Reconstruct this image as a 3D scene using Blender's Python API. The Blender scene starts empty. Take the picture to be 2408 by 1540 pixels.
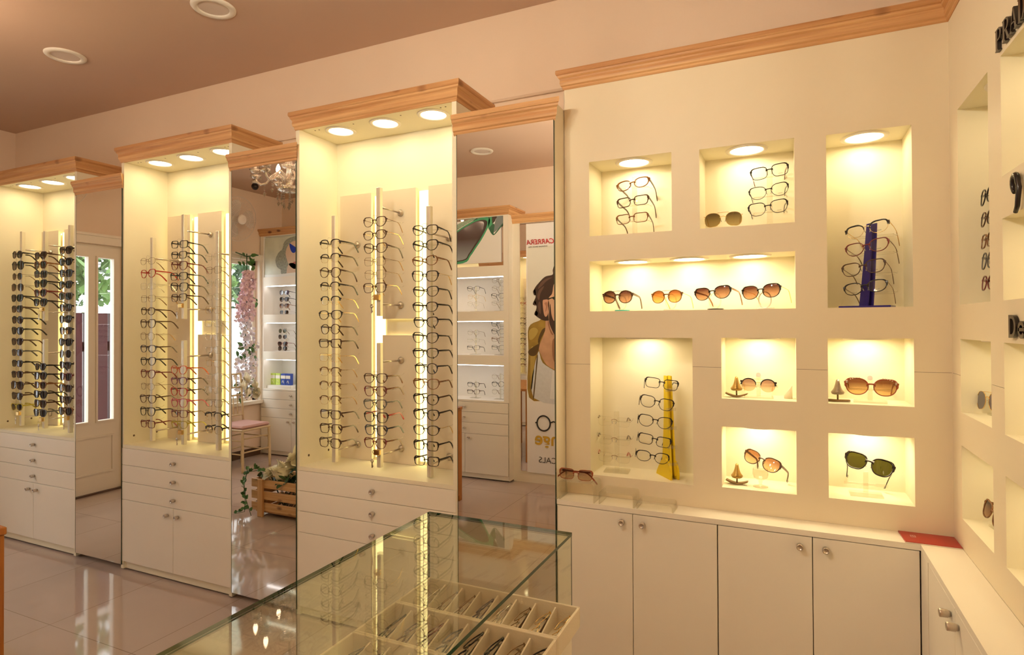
import bpy, math, random
from math import sin, cos, pi, radians as RAD, sqrt, atan2
from mathutils import Vector, Matrix
random.seed(11)
sc = bpy.context.scene
COL = sc.collection
# ------------------------------------------------------------------ node helpers
MATS = {}
def newmat(name):
    m = bpy.data.materials.new(name); m.use_nodes = True
    nt = m.node_tree; nt.nodes.clear()
    out = nt.nodes.new('ShaderNodeOutputMaterial')
    MATS[name] = m
    return m, nt, out
def N(nt, t, **k):
    n = nt.nodes.new(t)
    for a, v in k.items():
        if a.startswith('i_'):
            n.inputs[a[2:].replace('_', ' ')].default_value = v
        else: setattr(n, a, v)
    return n
def rgba(c): return (c[0], c[1], c[2], 1)
def pmat(name, col, rough=.5, metal=0, spec=.5, var=0.0, vscale=6, bump=0, bscale=120, coat=0, trans=0, ior=1.45, emit=None, es=0):
    m, nt, out = newmat(name)
    b = N(nt, 'ShaderNodeBsdfPrincipled')
    b.inputs['Base Color'].default_value = rgba(col)
    b.inputs['Roughness'].default_value = rough
    b.inputs['Metallic'].default_value = metal
    b.inputs['Specular IOR Level'].default_value = spec
    b.inputs['Coat Weight'].default_value = coat
    b.inputs['Transmission Weight'].default_value = trans
    b.inputs['IOR'].default_value = ior
    if emit:
        b.inputs['Emission Color'].default_value = rgba(emit); b.inputs['Emission Strength'].default_value = es
    tc = N(nt, 'ShaderNodeTexCoord')
    if var:
        n = N(nt, 'ShaderNodeTexNoise'); n.inputs['Scale'].default_value = vscale; n.inputs['Detail'].default_value = 4
        nt.links.new(tc.outputs['Object'], n.inputs['Vector'])
        mx = N(nt, 'ShaderNodeMixRGB'); mx.blend_type = 'MULTIPLY'
        mx.inputs['Fac'].default_value = 1
        mx.inputs['Color1'].default_value = rgba(col)
        r = N(nt, 'ShaderNodeMapRange'); r.inputs['To Min'].default_value = 1 - var; r.inputs['To Max'].default_value = 1 + var
        nt.links.new(n.outputs['Fac'], r.inputs['Value']); nt.links.new(r.outputs[0], mx.inputs['Color2'])
        nt.links.new(mx.outputs[0], b.inputs['Base Color'])
    if bump:
        n2 = N(nt, 'ShaderNodeTexNoise'); n2.inputs['Scale'].default_value = bscale
        nt.links.new(tc.outputs['Object'], n2.inputs['Vector'])
        bp = N(nt, 'ShaderNodeBump'); bp.inputs['Strength'].default_value = bump; bp.inputs['Distance'].default_value = .002
        nt.links.new(n2.outputs['Fac'], bp.inputs['Height']); nt.links.new(bp.outputs[0], b.inputs['Normal'])
    nt.links.new(b.outputs[0], out.inputs[0])
    return m
def emat(name, col, s):
    m, nt, out = newmat(name)
    e = N(nt, 'ShaderNodeEmission'); e.inputs[0].default_value = rgba(col); e.inputs[1].default_value = s
    nt.links.new(e.outputs[0], out.inputs[0]); return m
def clearmat(name, tint, refl_ior=1.5, grad=None, rough=0.0, haze=0.0, base=0.0):
    """thin clear sheet: tinted transparency plus a Fresnel mirror layer; grad = (zlow, zhigh, colour low, colour high)"""
    m, nt, out = newmat(name)
    t = N(nt, 'ShaderNodeBsdfTransparent'); t.inputs[0].default_value = rgba(tint)
    g = N(nt, 'ShaderNodeBsdfGlossy'); g.inputs['Roughness'].default_value = rough
    f = N(nt, 'ShaderNodeFresnel')
    ge = N(nt, 'ShaderNodeNewGeometry'); io = N(nt, 'ShaderNodeMath', operation='MULTIPLY_ADD')   # same reflectance from either side of the sheet
    io.inputs[1].default_value = 1 / refl_ior - refl_ior; io.inputs[2].default_value = refl_ior
    nt.links.new(ge.outputs['Backfacing'], io.inputs[0]); nt.links.new(io.outputs[0], f.inputs[0])
    mx = N(nt, 'ShaderNodeMixShader')
    src = t
    if grad:
        tc = N(nt, 'ShaderNodeTexCoord'); sp = N(nt, 'ShaderNodeSeparateXYZ'); nt.links.new(tc.outputs['Object'], sp.inputs[0])
        mr = N(nt, 'ShaderNodeMapRange'); mr.inputs['From Min'].default_value = grad[0]; mr.inputs['From Max'].default_value = grad[1]
        nt.links.new(sp.outputs['Z'], mr.inputs[0])
        mc = N(nt, 'ShaderNodeMixRGB'); mc.inputs[1].default_value = rgba(grad[2]); mc.inputs[2].default_value = rgba(grad[3])
        nt.links.new(mr.outputs[0], mc.inputs[0]); nt.links.new(mc.outputs[0], t.inputs[0])
    if haze:
        d = N(nt, 'ShaderNodeBsdfDiffuse'); d.inputs[0].default_value = rgba(tint)
        m2 = N(nt, 'ShaderNodeMixShader'); m2.inputs[0].default_value = haze
        nt.links.new(t.outputs[0], m2.inputs[1]); nt.links.new(d.outputs[0], m2.inputs[2]); src = m2
    if base:
        ad = N(nt, 'ShaderNodeMath', operation='ADD'); ad.inputs[1].default_value = base
        nt.links.new(f.outputs[0], ad.inputs[0]); nt.links.new(ad.outputs[0], mx.inputs[0])
    else: nt.links.new(f.outputs[0], mx.inputs[0])
    nt.links.new(src.outputs[0], mx.inputs[1]); nt.links.new(g.outputs[0], mx.inputs[2])
    nt.links.new(mx.outputs[0], out.inputs[0]); return m
def pinemat(name, axis, c1=(.69, .41, .185), c2=(.48, .23, .085)):
    m, nt, out = newmat(name)
    b = N(nt, 'ShaderNodeBsdfPrincipled'); b.inputs['Roughness'].default_value = .5
    tc = N(nt, 'ShaderNodeTexCoord')
    def mapped(sl, sc_):
        mp = N(nt, 'ShaderNodeMapping'); s = [sc_, sc_, sc_]; s[axis] = sl
        mp.inputs['Scale'].default_value = s; nt.links.new(tc.outputs['Object'], mp.inputs[0]); return mp
    n = N(nt, 'ShaderNodeTexNoise'); n.inputs['Scale'].default_value = 1; n.inputs['Detail'].default_value = 5; n.inputs['Distortion'].default_value = .6
    nt.links.new(mapped(1.6, 55).outputs[0], n.inputs['Vector'])
    cr = N(nt, 'ShaderNodeValToRGB'); cr.color_ramp.elements[0].position = .35; cr.color_ramp.elements[1].position = .68
    cr.color_ramp.elements[0].color = rgba(c2); cr.color_ramp.elements[1].color = rgba(c1)
    nt.links.new(n.outputs['Fac'], cr.inputs[0])
    v = N(nt, 'ShaderNodeTexVoronoi'); v.inputs['Scale'].default_value = 1; v.inputs['Randomness'].default_value = 1
    nt.links.new(mapped(5.5, 11).outputs[0], v.inputs['Vector'])
    k = N(nt, 'ShaderNodeMapRange'); k.inputs['From Min'].default_value = .09; k.inputs['From Max'].default_value = .21; k.inputs['To Min'].default_value = 1; k.inputs['To Max'].default_value = 0
    nt.links.new(v.outputs['Distance'], k.inputs[0])
    mx = N(nt, 'ShaderNodeMixRGB'); mx.inputs[2].default_value = (.13, .035, .012, 1)
    nt.links.new(k.outputs[0], mx.inputs[0]); nt.links.new(cr.outputs[0], mx.inputs[1]); nt.links.new(mx.outputs[0], b.inputs['Base Color'])
    nt.links.new(b.outputs[0], out.inputs[0]); return m

LAM = pmat('white_laminate', (.87, .81, .69), .42, var=.02)
LIN = pmat('cream_niche_board', (.84, .78, .60), .5, var=.015)
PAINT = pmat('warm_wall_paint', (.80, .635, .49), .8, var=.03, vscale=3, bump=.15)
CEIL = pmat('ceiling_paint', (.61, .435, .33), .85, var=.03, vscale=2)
PANEL = pmat('beige_panel', (.79, .69, .51), .5, var=.02)
SEAM = pmat('dark_gap', (.10, .06, .035), .8)
PX = pinemat('pine_along_x', 0); PY = pinemat('pine_along_y', 1)
PZ = pinemat('crate_pine', 0, (.74, .47, .24), (.60, .33, .14)); PZV = pinemat('crate_pine_upright', 2, (.74, .47, .24), (.60, .33, .14))
DESK = pinemat('desk_wood', 2, (.50, .20, .035), (.36, .12, .018))
STEEL = pmat('brushed_steel', (.62, .55, .47), .28, 1, var=.05, vscale=40)
ALU = pmat('aluminium_rod', (.80, .74, .60), .38, .55)
DARKALU = pmat('rod_channel', (.06, .045, .03), .4)
LEDW = emat('downlight_glow', (1, .81, .49), 25)
LEDD = emat('dim_downlight_glow', (1, .80, .44), 7)
LEDS = emat('led_strip_glow', (1, .80, .32), 4.2)
LEDC = emat('cool_shelf_glow', (1, .95, .93), 13)
RING = pmat('white_trim_ring', (.85, .80, .72), .4)
MIRROR = pmat('silver_mirror', (.93, .92, .89), 0.0, 1)
MEDGE = pmat('mirror_edge', (.03, .05, .035), .15)
GLASS = clearmat('counter_glass', (.95, .965, .90), 1.5, base=.03)
GEDGE = pmat('green_glass_edge', (.012, .06, .03), .08)
ACR = clearmat('clear_acrylic', (.96, .95, .90), 1.49, haze=.06)
WPANE = clearmat('window_pane', (.96, .98, .97), 1.5)
CLEARL = clearmat('clear_lens', (.97, .97, .95), 1.5)
FLOORM = None
def floormat():
    m, nt, out = newmat('polished_tile')
    b = N(nt, 'ShaderNodeBsdfPrincipled'); b.inputs['Roughness'].default_value = .05; b.inputs['Specular IOR Level'].default_value = .6
    tc = N(nt, 'ShaderNodeTexCoord'); mp = N(nt, 'ShaderNodeMapping'); mp.inputs['Location'].default_value = (3.367, -1.655, 0)
    mp.inputs['Location'].default_value = (.167, .145, 0)
    nt.links.new(tc.outputs['Object'], mp.inputs[0])
    br = N(nt, 'ShaderNodeTexBrick'); br.offset = 0; br.squash = 1
    br.inputs['Scale'].default_value = 1; br.inputs['Brick Width'].default_value = .6; br.inputs['Row Height'].default_value = .6
    br.inputs['Mortar Size'].default_value = .0018; br.inputs['Mortar Smooth'].default_value = 0; br.inputs['Bias'].default_value = 0
    br.inputs['Color1'].default_value = (.48, .38, .33, 1); br.inputs['Color2'].default_value = (.465, .367, .318, 1); br.inputs['Mortar'].default_value = (.27, .2, .16, 1)
    nt.links.new(mp.outputs[0], br.inputs['Vector'])
    n = N(nt, 'ShaderNodeTexNoise'); n.inputs['Scale'].default_value = 2.5; n.inputs['Detail'].default_value = 6; n.inputs['Distortion'].default_value = 1
    nt.links.new(tc.outputs['Object'], n.inputs['Vector'])
    r = N(nt, 'ShaderNodeMapRange'); r.inputs['To Min'].default_value = .93; r.inputs['To Max'].default_value = 1.07; nt.links.new(n.outputs['Fac'], r.inputs[0])
    mx = N(nt, 'ShaderNodeMixRGB'); mx.blend_type = 'MULTIPLY'; mx.inputs[0].default_value = 1
    nt.links.new(br.outputs['Color'], mx.inputs[1]); nt.links.new(r.outputs[0], mx.inputs[2]); nt.links.new(mx.outputs[0], b.inputs['Base Color'])
    nt.links.new(b.outputs[0], out.inputs[0]); return m
FLOORM = floormat()
BLK = pmat('black_acetate', (.016, .011, .010), .18)
FRAMES = {
 'black': BLK,
 'dark brown': pmat('brown_acetate', (.07, .028, .012), .2),
 'tortoiseshell': pmat('tortoise_acetate', (.20, .075, .02), .2, var=.9, vscale=90),
 'red': pmat('red_acetate', (.45, .02, .015), .22),
 'burgundy': pmat('burgundy_acetate', (.16, .02, .02), .22),
 'orange': pmat('orange_acetate', (.60, .12, .03), .25),
 'purple': pmat('purple_acetate', (.20, .04, .12), .25),
 'navy': pmat('navy_acetate', (.03, .035, .07), .25),
 'grey': pmat('grey_acetate', (.12, .11, .10), .25),
 'gold': pmat('gold_wire', (.80, .55, .22), .22, 1),
 'silver': pmat('silver_wire', (.70, .66, .60), .22, 1),
 'bronze': pmat('bronze_wire', (.20, .11, .05), .3, 1),
 'yellow': pmat('olive_acetate', (.45, .36, .03), .25),
 'pink': pmat('pink_acetate', (.55, .10, .14), .25),
 'clear': clearmat('crystal_acetate', (.90, .86, .78), 1.49, haze=.25),
 'russet': pmat('russet_acetate', (.26, .055, .02), .2),
}
SUN = {
 'brown': clearmat('brown_gradient_lens', (1, 1, 1), 1.5, (-.018, .016, (.50, .29, .18), (.10, .035, .025))),
 'dark': clearmat('dark_lens', (.028, .02, .017), 1.5),
 'smoke': clearmat('smoke_gradient_lens', (1, 1, 1), 1.5, (-.018, .016, (.15, .09, .065), (.03, .02, .017))),
 'amber': clearmat('amber_gradient_lens', (1, 1, 1), 1.5, (-.018, .016, (.80, .46, .15), (.30, .10, .03))),
 'rose': clearmat('rose_gradient_lens', (1, 1, 1), 1.5, (-.018, .014, (.85, .66, .50), (.36, .22, .18))),
 'green': clearmat('green_lens', (.085, .085, .014), 1.5),
 'honey': clearmat('honey_gradient_lens', (1, 1, 1), 1.5, (-.018, .014, (.72, .50, .24), (.16, .062, .025))),
 'peach': clearmat('peach_gradient_lens', (1, 1, 1), 1.5, (-.018, .014, (.88, .62, .38), (.40, .19, .09))),
 'olive': clearmat('olive_gradient_lens', (1, 1, 1), 1.5, (-.022, .02, (.42, .33, .16), (.10, .07, .03))),
 'blue': clearmat('blue_mirror_lens', (.10, .09, .22), 1.9, base=.1),
 'clear': CLEARL,
}
# ------------------------------------------------------------------ mesh builder
class MB:
    def __init__(s): s.v = []; s.f = []; s.sm = []; s.mi = []
    def add(s, vs, fs, smooth=False, mi=0):
        o = len(s.v); s.v += [tuple(p) for p in vs]
        for f in fs: s.f.append([i + o for i in f]); s.sm.append(smooth); s.mi.append(mi)
        return s
    def box(s, x0, x1, y0, y1, z0, z1, mi=0):
        v = [(x0, y0, z0), (x1, y0, z0), (x1, y1, z0), (x0, y1, z0), (x0, y0, z1), (x1, y0, z1), (x1, y1, z1), (x0, y1, z1)]
        return s.add(v, [(0, 3, 2, 1), (4, 5, 6, 7), (0, 1, 5, 4), (1, 2, 6, 5), (2, 3, 7, 6), (3, 0, 4, 7)], False, mi)
    def bbox(s, x0, x1, y0, y1, z0, z1, b=.003, mi=0):
        """box whose vertical and horizontal edges are chamfered by b"""
        X = (x0, x0 + b, x1 - b, x1); Y = (y0, y0 + b, y1 - b, y1); Z = (z0, z0 + b, z1 - b, z1)
        P = {}
        vs = []
        def p(i, j, k):
            if (i, j, k) not in P: P[(i, j, k)] = len(vs); vs.append((X[i], Y[j], Z[k]))
            return P[(i, j, k)]
        fs = []
        for a in (0, 3):
            fs.append([p(a, 1, 1), p(a, 2, 1), p(a, 2, 2), p(a, 1, 2)][::(-1 if a == 0 else 1)])
            fs.append([p(1, a, 1), p(2, a, 1), p(2, a, 2), p(1, a, 2)][::(1 if a == 0 else -1)])
            fs.append([p(1, 1, a), p(2, 1, a), p(2, 2, a), p(1, 2, a)][::(-1 if a == 0 else 1)])
        for a in (0, 3):
            ai = 1 if a == 0 else 2
            for c in (0, 3):
                ci = 1 if c == 0 else 2
                fs.append([p(a, ci, 1), p(a, ci, 2), p(ai, c, 2), p(ai, c, 1)])
                fs.append([p(a, 1, ci), p(a, 2, ci), p(ai, 2, c), p(ai, 1, c)])
                fs.append([p(1, a, ci), p(2, a, ci), p(2, ai, c), p(1, ai, c)])
                for e in (0, 3):
                    ei = 1 if e == 0 else 2
                    fs.append([p(a, ci, ei), p(ai, c, ei), p(ai, ci, e)])
        return s.add(vs, fs, False, mi)
    def tube(s, pts, r, n=8, mi=0, closed=False, cap=True):
        pts = [Vector(p) for p in pts]; m = len(pts); rr = r if isinstance(r, (list, tuple)) else [r] * m
        vs = []; up = None
        for i, p in enumerate(pts):
            if closed: t = pts[(i + 1) % m] - pts[i - 1]
            else: t = pts[min(i + 1, m - 1)] - pts[max(i - 1, 0)]
            t.normalize()
            if up is None:
                up = Vector((0, 0, 1)) if abs(t.z) < .9 else Vector((1, 0, 0))
            a = (up - t * up.dot(t)).normalized(); b = t.cross(a); up = a
            for k in range(n):
                q = 2 * pi * k / n
                vs.append(p + (a * cos(q) + b * sin(q)) * rr[i])
        fs = []
        for i in range(m if closed else m - 1):
            j = (i + 1) % m
            for k in range(n):
                l = (k + 1) % n
                fs.append((i * n + k, i * n + l, j * n + l, j * n + k))
        s.add(vs, fs, True, mi)
        if cap and not closed:
            s.add(vs[:n], [tuple(range(n - 1, -1, -1))], False, mi); s.add(vs[-n:], [tuple(range(n))], False, mi)
        return s
    def cyl(s, p0, p1, r, n=16, mi=0): return s.tube([p0, p1], r, n, mi)
    def lathe(s, prof, c=(0, 0, 0), n=24, mi=0, rmod=None):
        vs = []; m = len(prof)
        for (r, z) in prof:
            for k in range(n):
                q = 2 * pi * k / n; rr = r * (rmod(q) if rmod else 1)
                vs.append((c[0] + rr * cos(q), c[1] + rr * sin(q), c[2] + z))
        fs = [(i * n + k, i * n + (k + 1) % n, (i + 1) * n + (k + 1) % n, (i + 1) * n + k) for i in range(m - 1) for k in range(n)]
        return s.add(vs, fs, True, mi)
    def prism(s, poly, axis, a0, a1, mi=0, smooth=False):
        """poly in the two other axes (cyclic x->yz, y->xz, z->xy), extruded along axis"""
        def P(u, v, w):
            return (w, u, v) if axis == 0 else ((u, w, v) if axis == 1 else (u, v, w))
        n = len(poly); v = [P(u, w, a0) for u, w in poly] + [P(u, w, a1) for u, w in poly]
        s.add(v, [tuple(range(n))[::-1], tuple(range(n, 2 * n))], False, mi)
        return s.add(v, [(i, (i + 1) % n, n + (i + 1) % n, n + i) for i in range(n)], smooth, mi)
    def poly(s, pts, mi=0): return s.add(pts, [tuple(range(len(pts)))], False, mi)
    def sphere(s, c, r, n=10, m=6, mi=0, sz=1):
        pr = [(max(r * sin(pi * i / m), 1e-5), -r * sz * cos(pi * i / m)) for i in range(m + 1)]
        return s.lathe(pr, c, n, mi)
    def xform(s, M, start=0):
        for i in range(start, len(s.v)): s.v[i] = tuple(M @ Vector(s.v[i]))
        return s
    def mesh(s, name, fix=True):
        me = bpy.data.meshes.new(name); me.from_pydata(s.v, [], s.f); me.update()
        me.polygons.foreach_set('use_smooth', s.sm); me.polygons.foreach_set('material_index', s.mi)
        if fix:
            import bmesh
            bm = bmesh.new(); bm.from_mesh(me); bmesh.ops.remove_doubles(bm, verts=bm.verts, dist=1e-6)
            bmesh.ops.recalc_face_normals(bm, faces=bm.faces); bm.to_mesh(me); bm.free()
        return me
    def build(s, name, mats, parent=None, loc=None, rot=None):
        me = s.mesh(name)
        if not isinstance(mats, (list, tuple)): mats = [mats]
        for m in mats: me.materials.append(m)
        o = bpy.data.objects.new(name, me); COL.objects.link(o)
        if parent: o.parent = parent
        if loc: o.location = loc
        if rot: o.rotation_euler = rot
        return o
def tag(o, label=None, cat=None, group=None, kind=None):
    if label: o['label'] = label
    if cat: o['category'] = cat
    if group: o['group'] = group
    if kind: o['kind'] = kind
    return o
def empty(name, loc, rot=(0, 0, 0), label=None, cat=None, group=None):
    o = bpy.data.objects.new(name, None); COL.objects.link(o); o.location = loc; o.rotation_euler = rot
    o.empty_display_size = .05
    return tag(o, label, cat, group)
def struct(o): o['kind'] = 'structure'; return o
def box(name, mat, b, parent=None, bev=0):
    m = MB()
    (m.bbox(*b, b=bev) if bev else m.box(*b))
    return m.build(name, mat, parent)
def copy_tree(o, parent=None):
    c = o.copy(); COL.objects.link(c)
    if parent: c.parent = parent
    for ch in o.children: copy_tree(ch, c)
    return c
ORD = ['first', 'second', 'third', 'fourth', 'fifth', 'sixth', 'seventh', 'eighth', 'ninth', 'tenth', 'eleventh', 'twelfth', 'thirteenth', 'fourteenth', 'fifteenth', 'sixteenth']
def ordtop(i, n): return 'topmost' if i == 0 else ('lowest' if i == n - 1 else ORD[i] + ' from the top')

def miter_sweep(path, prof, segs=None):
    """prof (out, z) swept along a plan path; outward is to the right of travel"""
    path = [Vector((p[0], p[1])) for p in path]; m = len(path); off = []
    for i in range(m):
        ns = []
        for a, b in ((i - 1, i), (i, i + 1)):
            if a >= 0 and b < m:
                d = (path[b] - path[a]).normalized(); ns.append(Vector((d.y, -d.x)))
        o = ns[0] if len(ns) == 1 else (ns[0] + ns[1]) / (1 + ns[0].dot(ns[1]))
        off.append(o)
    mb = MB(); k = len(prof)
    rng = range(m - 1) if segs is None else segs
    for i in rng:
        d = path[i + 1] - path[i]; mi = 0 if abs(d.x) > abs(d.y) else 1
        vs = [(path[j].x + off[j].x * q[0], path[j].y + off[j].y * q[0], q[1]) for j in (i, i + 1) for q in prof]
        mb.add(vs, [(a, a + 1, k + a + 1, k + a) for a in range(k - 1)] + [(0, k - 1, 2 * k - 1, k)], False, mi)
        if i == rng[0]: mb.add(vs[:k], [tuple(range(k))], False, mi)
        if i == rng[-1]: mb.add(vs[k:], [tuple(range(k))], False, mi)
    return mb
def crown_prof(z0, z1, out):
    P = [(-.004, 0), (.10, 0), (.22, .08), (.22, .16), (.42, .22), (.50, .36), (.46, .48), (.52, .56), (.74, .64), (.80, .74), (.92, .76), (1, .82), (1.0, .93), (.95, 1), (-.004, 1)]
    return [((p[0] * out if p[0] > 0 else p[0]), z0 + p[1] * (z1 - z0)) for p in P]
def holed_panel(mb, x0, x1, z0, z1, y, holes, thick=.018, mi=0):
    xs = sorted({x0, x1} | {h[0] for h in holes} | {h[1] for h in holes}); zs = sorted({z0, z1} | {h[2] for h in holes} | {h[3] for h in holes})
    idx = {}; vs = []
    def p(i, j):
        if (i, j) not in idx: idx[(i, j)] = len(vs); vs.append((xs[i], y, zs[j]))
        return idx[(i, j)]
    fs = []
    for i in range(len(xs) - 1):
        for j in range(len(zs) - 1):
            cx = (xs[i] + xs[i + 1]) / 2; cz = (zs[j] + zs[j + 1]) / 2
            if any(h[0] < cx < h[1] and h[2] < cz < h[3] for h in holes): continue
            fs.append((p(i, j), p(i + 1, j), p(i + 1, j + 1), p(i, j + 1)))
    return mb.add(vs, fs, False, mi)
def niche_box(mb, h, y0, y1, mi=0):
    x0, x1, z0, z1 = h
    v = [(x0, y0, z0), (x1, y0, z0), (x1, y0, z1), (x0, y0, z1), (x0, y1, z0), (x1, y1, z0), (x1, y1, z1), (x0, y1, z1)]
    for f in ((0, 1, 5, 4), (1, 2, 6, 5), (2, 3, 7, 6), (3, 0, 4, 7), (4, 5, 6, 7)):
        mb.add([v[i] for i in f], [(0, 1, 2, 3)], False, mi)
    return mb
def downlight(parent, x, y, z, r=.056, lit=1):
    m = MB(); R = r * 1.33
    m.lathe([(r, .004), (r, -.001), (r * 1.06, -.005), (R * .97, -.005), (R, 0), (R, .004)], (0, 0, 0), 32)
    o = m.build('downlight', RING, parent, (x, y, z))
    d = MB().lathe([(r, -.001), (r * .6, -.0016), (1e-5, -.0018)], (0, 0, 0), 32).build('diffuser', LEDW if lit == 1 else LEDD, o)
    return o
def knob(parent, x, z, y=0):
    m = MB()
    m.cyl((0, .002, 0), (0, -.004, 0), .006, 14)
    m.lathe([(1e-5, 0), (.0075, 0), (.0085, .004), (.010, .006), (.0105, .022), (.0098, .0235), (.0075, .0240), (.0072, .0232), (1e-5, .0232)], (0, 0, 0), 18)
    M = Matrix.Rotation(RAD(90), 4, 'X'); st = 2 * 14
    m.v = m.v[:0] + m.v
    n0 = 14 * 2 + 14 * 2
    for i in range(n0, len(m.v)): m.v[i] = tuple(M @ Vector(m.v[i]))
    return m.build('knob', STEEL, parent, (x, y - .002, z))

# ------------------------------------------------------------------ room shell
YW, XL, XR, YF, ZC = 2.52, -5.28, .67, -.75, 2.865
T = .12
struct(box('floor', FLOORM, (XL - T, XR + T, YF - T, YW + T, -.1, 0)))
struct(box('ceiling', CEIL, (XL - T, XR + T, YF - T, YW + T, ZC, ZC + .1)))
struct(box('wall_back', PAINT, (XL - T, XR + T, YW, YW + T, 0, ZC)))
struct(box('wall_right', PAINT, (XR, XR + T, YF - T, YW, 0, ZC)))
struct(box('wall_front', PAINT, (XL - T, XR + T, YF - T, YF, 0, ZC)))
DOOR = (1.07, 2.03, 0, 2.10); WIN = (-.40, .74, .60, 2.12)
m = MB()
for (y0, y1, z0, z1) in ((YF, WIN[0], 0, ZC), (WIN[0], WIN[1], 0, WIN[2]), (WIN[0], WIN[1], WIN[3], ZC), (WIN[1], DOOR[0], 0, ZC), (DOOR[0], DOOR[1], DOOR[3], ZC), (DOOR[1], YW, 0, ZC)):
    m.box(XL - T, XL, y0, y1, z0, z1)
struct(m.build('wall_left', PAINT))
m = MB(); m.tube([(-4.9, YW - .006, 2.455), (-.85, YW - .006, 2.455)], .007, 8)
struct(m.build('trim_1', PAINT))
struct(box('baseboard_left', pmat('dark_skirting', (.10, .055, .03), .5), (XL, XL + .014, -.43, 1.04, 0, .085)))
# mouldings round the door and window
TRIMW = pmat('white_joinery', (.80, .72, .60), .4)
m = MB(); m.box(XL, XL + .03, 1.0, DOOR[0], 0, 2.17).box(XL, XL + .03, DOOR[1], 2.10, 0, 2.17).box(XL, XL + .035, 1.0, 2.10, 2.10, 2.17).box(XL, XL + .05, .985, 2.115, 2.165, 2.185)
struct(m.build('trim_2', TRIMW))
m = MB(); m.box(XL, XL + .03, -.43, WIN[0], .56, 2.16).box(XL, XL + .03, WIN[1], .79, .56, 2.16).box(XL, XL + .035, -.43, .79, 2.12, 2.17).box(XL, XL + .055, -.43, .80, .565, .60).box(XL, XL + .045, -.43, .80, 2.165, 2.185)
struct(m.build('trim_3', TRIMW))
# glazed door: stiles, rails, four tall panes, sunk lower panels
panes = [(1.136, 1.266), (1.344, 1.474), (1.60, 1.74), (1.83, 1.96)]
m = MB()
holes = [(a, b, .61, 1.99) for a, b in panes]
holed_panel(m, DOOR[0], DOOR[1], .012, DOOR[3], 0, holes)
holed_panel(m, DOOR[0], DOOR[1], .012, DOOR[3], .04, holes)
for h in holes: niche_box(m, h, 0, .04)
m.f = [f for f in m.f]
m2 = MB(); m2.v = m.v; m2.f = m.f; m2.sm = m.sm; m2.mi = m.mi
# local x -> world Y ; local y (depth) -> world -X
dr = empty('door_1', (XL - .02, 0, 0), (0, 0, 0)); struct(dr)
Mx = Matrix(((0, -1, 0, 0), (1, 0, 0, 0), (0, 0, 1, 0), (0, 0, 0, 1)))
# drop the back faces of pane boxes so that the glass is see-through
keep = [i for i, f in enumerate(m2.f) if not (len(f) == 4 and all(abs(m2.v[k][1] - .04) < 1e-6 for k in f) and any(all(h[0] - 1e-6 <= m2.v[k][0] <= h[1] + 1e-6 and h[2] - 1e-6 <= m2.v[k][2] <= h[3] + 1e-6 for k in f) for h in holes))]
m2.f = [m2.f[i] for i in keep]; m2.sm = [m2.sm[i] for i in keep]; m2.mi = [m2.mi[i] for i in keep]
for (a, b) in ((1.10, 1.50), (1.57, 1.99)):
    for (x0, x1, z0, z1) in ((a + .03, b - .01, .47, .485), (a + .03, b - .01, .165, .18), (a + .03, a + .045, .18, .47), (b - .025, b - .01, .18, .47)):
        m2.box(x0, x1, -.010, 0, z0, z1)
    for (p0, p1) in panes:
        if a < p0 < b:
            for (x0, x1, z0, z1) in ((p0 - .014, p1 + .014, 1.99, 2.004), (p0 - .014, p1 + .014, .596, .61), (p0 - .014, p0, .61, 1.99), (p1, p1 + .014, .61, 1.99)):
                m2.box(x0, x1, -.012, 0, z0, z1)
m2.box(1.535, 1.540, -.001, .0, .012, 2.1)
m2.xform(Mx); m2.build('door_frame', TRIMW, dr)
for a, b in panes:
    box('glass_pane', WPANE, (-.022, -.018, a - .004, b + .004, .606, 1.994), dr)
m = MB(); m.box(-.05, .03, DOOR[0], DOOR[1], 0, .012); m.build('threshold', pmat('dark_threshold', (.09, .05, .03), .5), dr)
# window with a sliding sash
wn = empty('window_1', (XL - .05, 0, 0)); struct(wn)
m = MB()
for (y0, y1, z0, z1) in ((WIN[0], WIN[0] + .045, WIN[2], WIN[3]), (WIN[1] - .045, WIN[1], WIN[2], WIN[3]), (WIN[0], WIN[1], WIN[2], WIN[2] + .045), (WIN[0], WIN[1], WIN[3] - .05, WIN[3]), (.15, .19, WIN[2], WIN[3])):
    m.box(-.02, .02, y0, y1, z0, z1)
m.build('window_frame', TRIMW, wn)
box('glass_pane', WPANE, (-.003, .003, WIN[0] + .04, .16, WIN[2] + .04, WIN[3] - .04), wn)
box('glass_pane', WPANE, (-.013, -.007, .18, WIN[1] - .04, WIN[2] + .04, WIN[3] - .04), wn)

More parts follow.
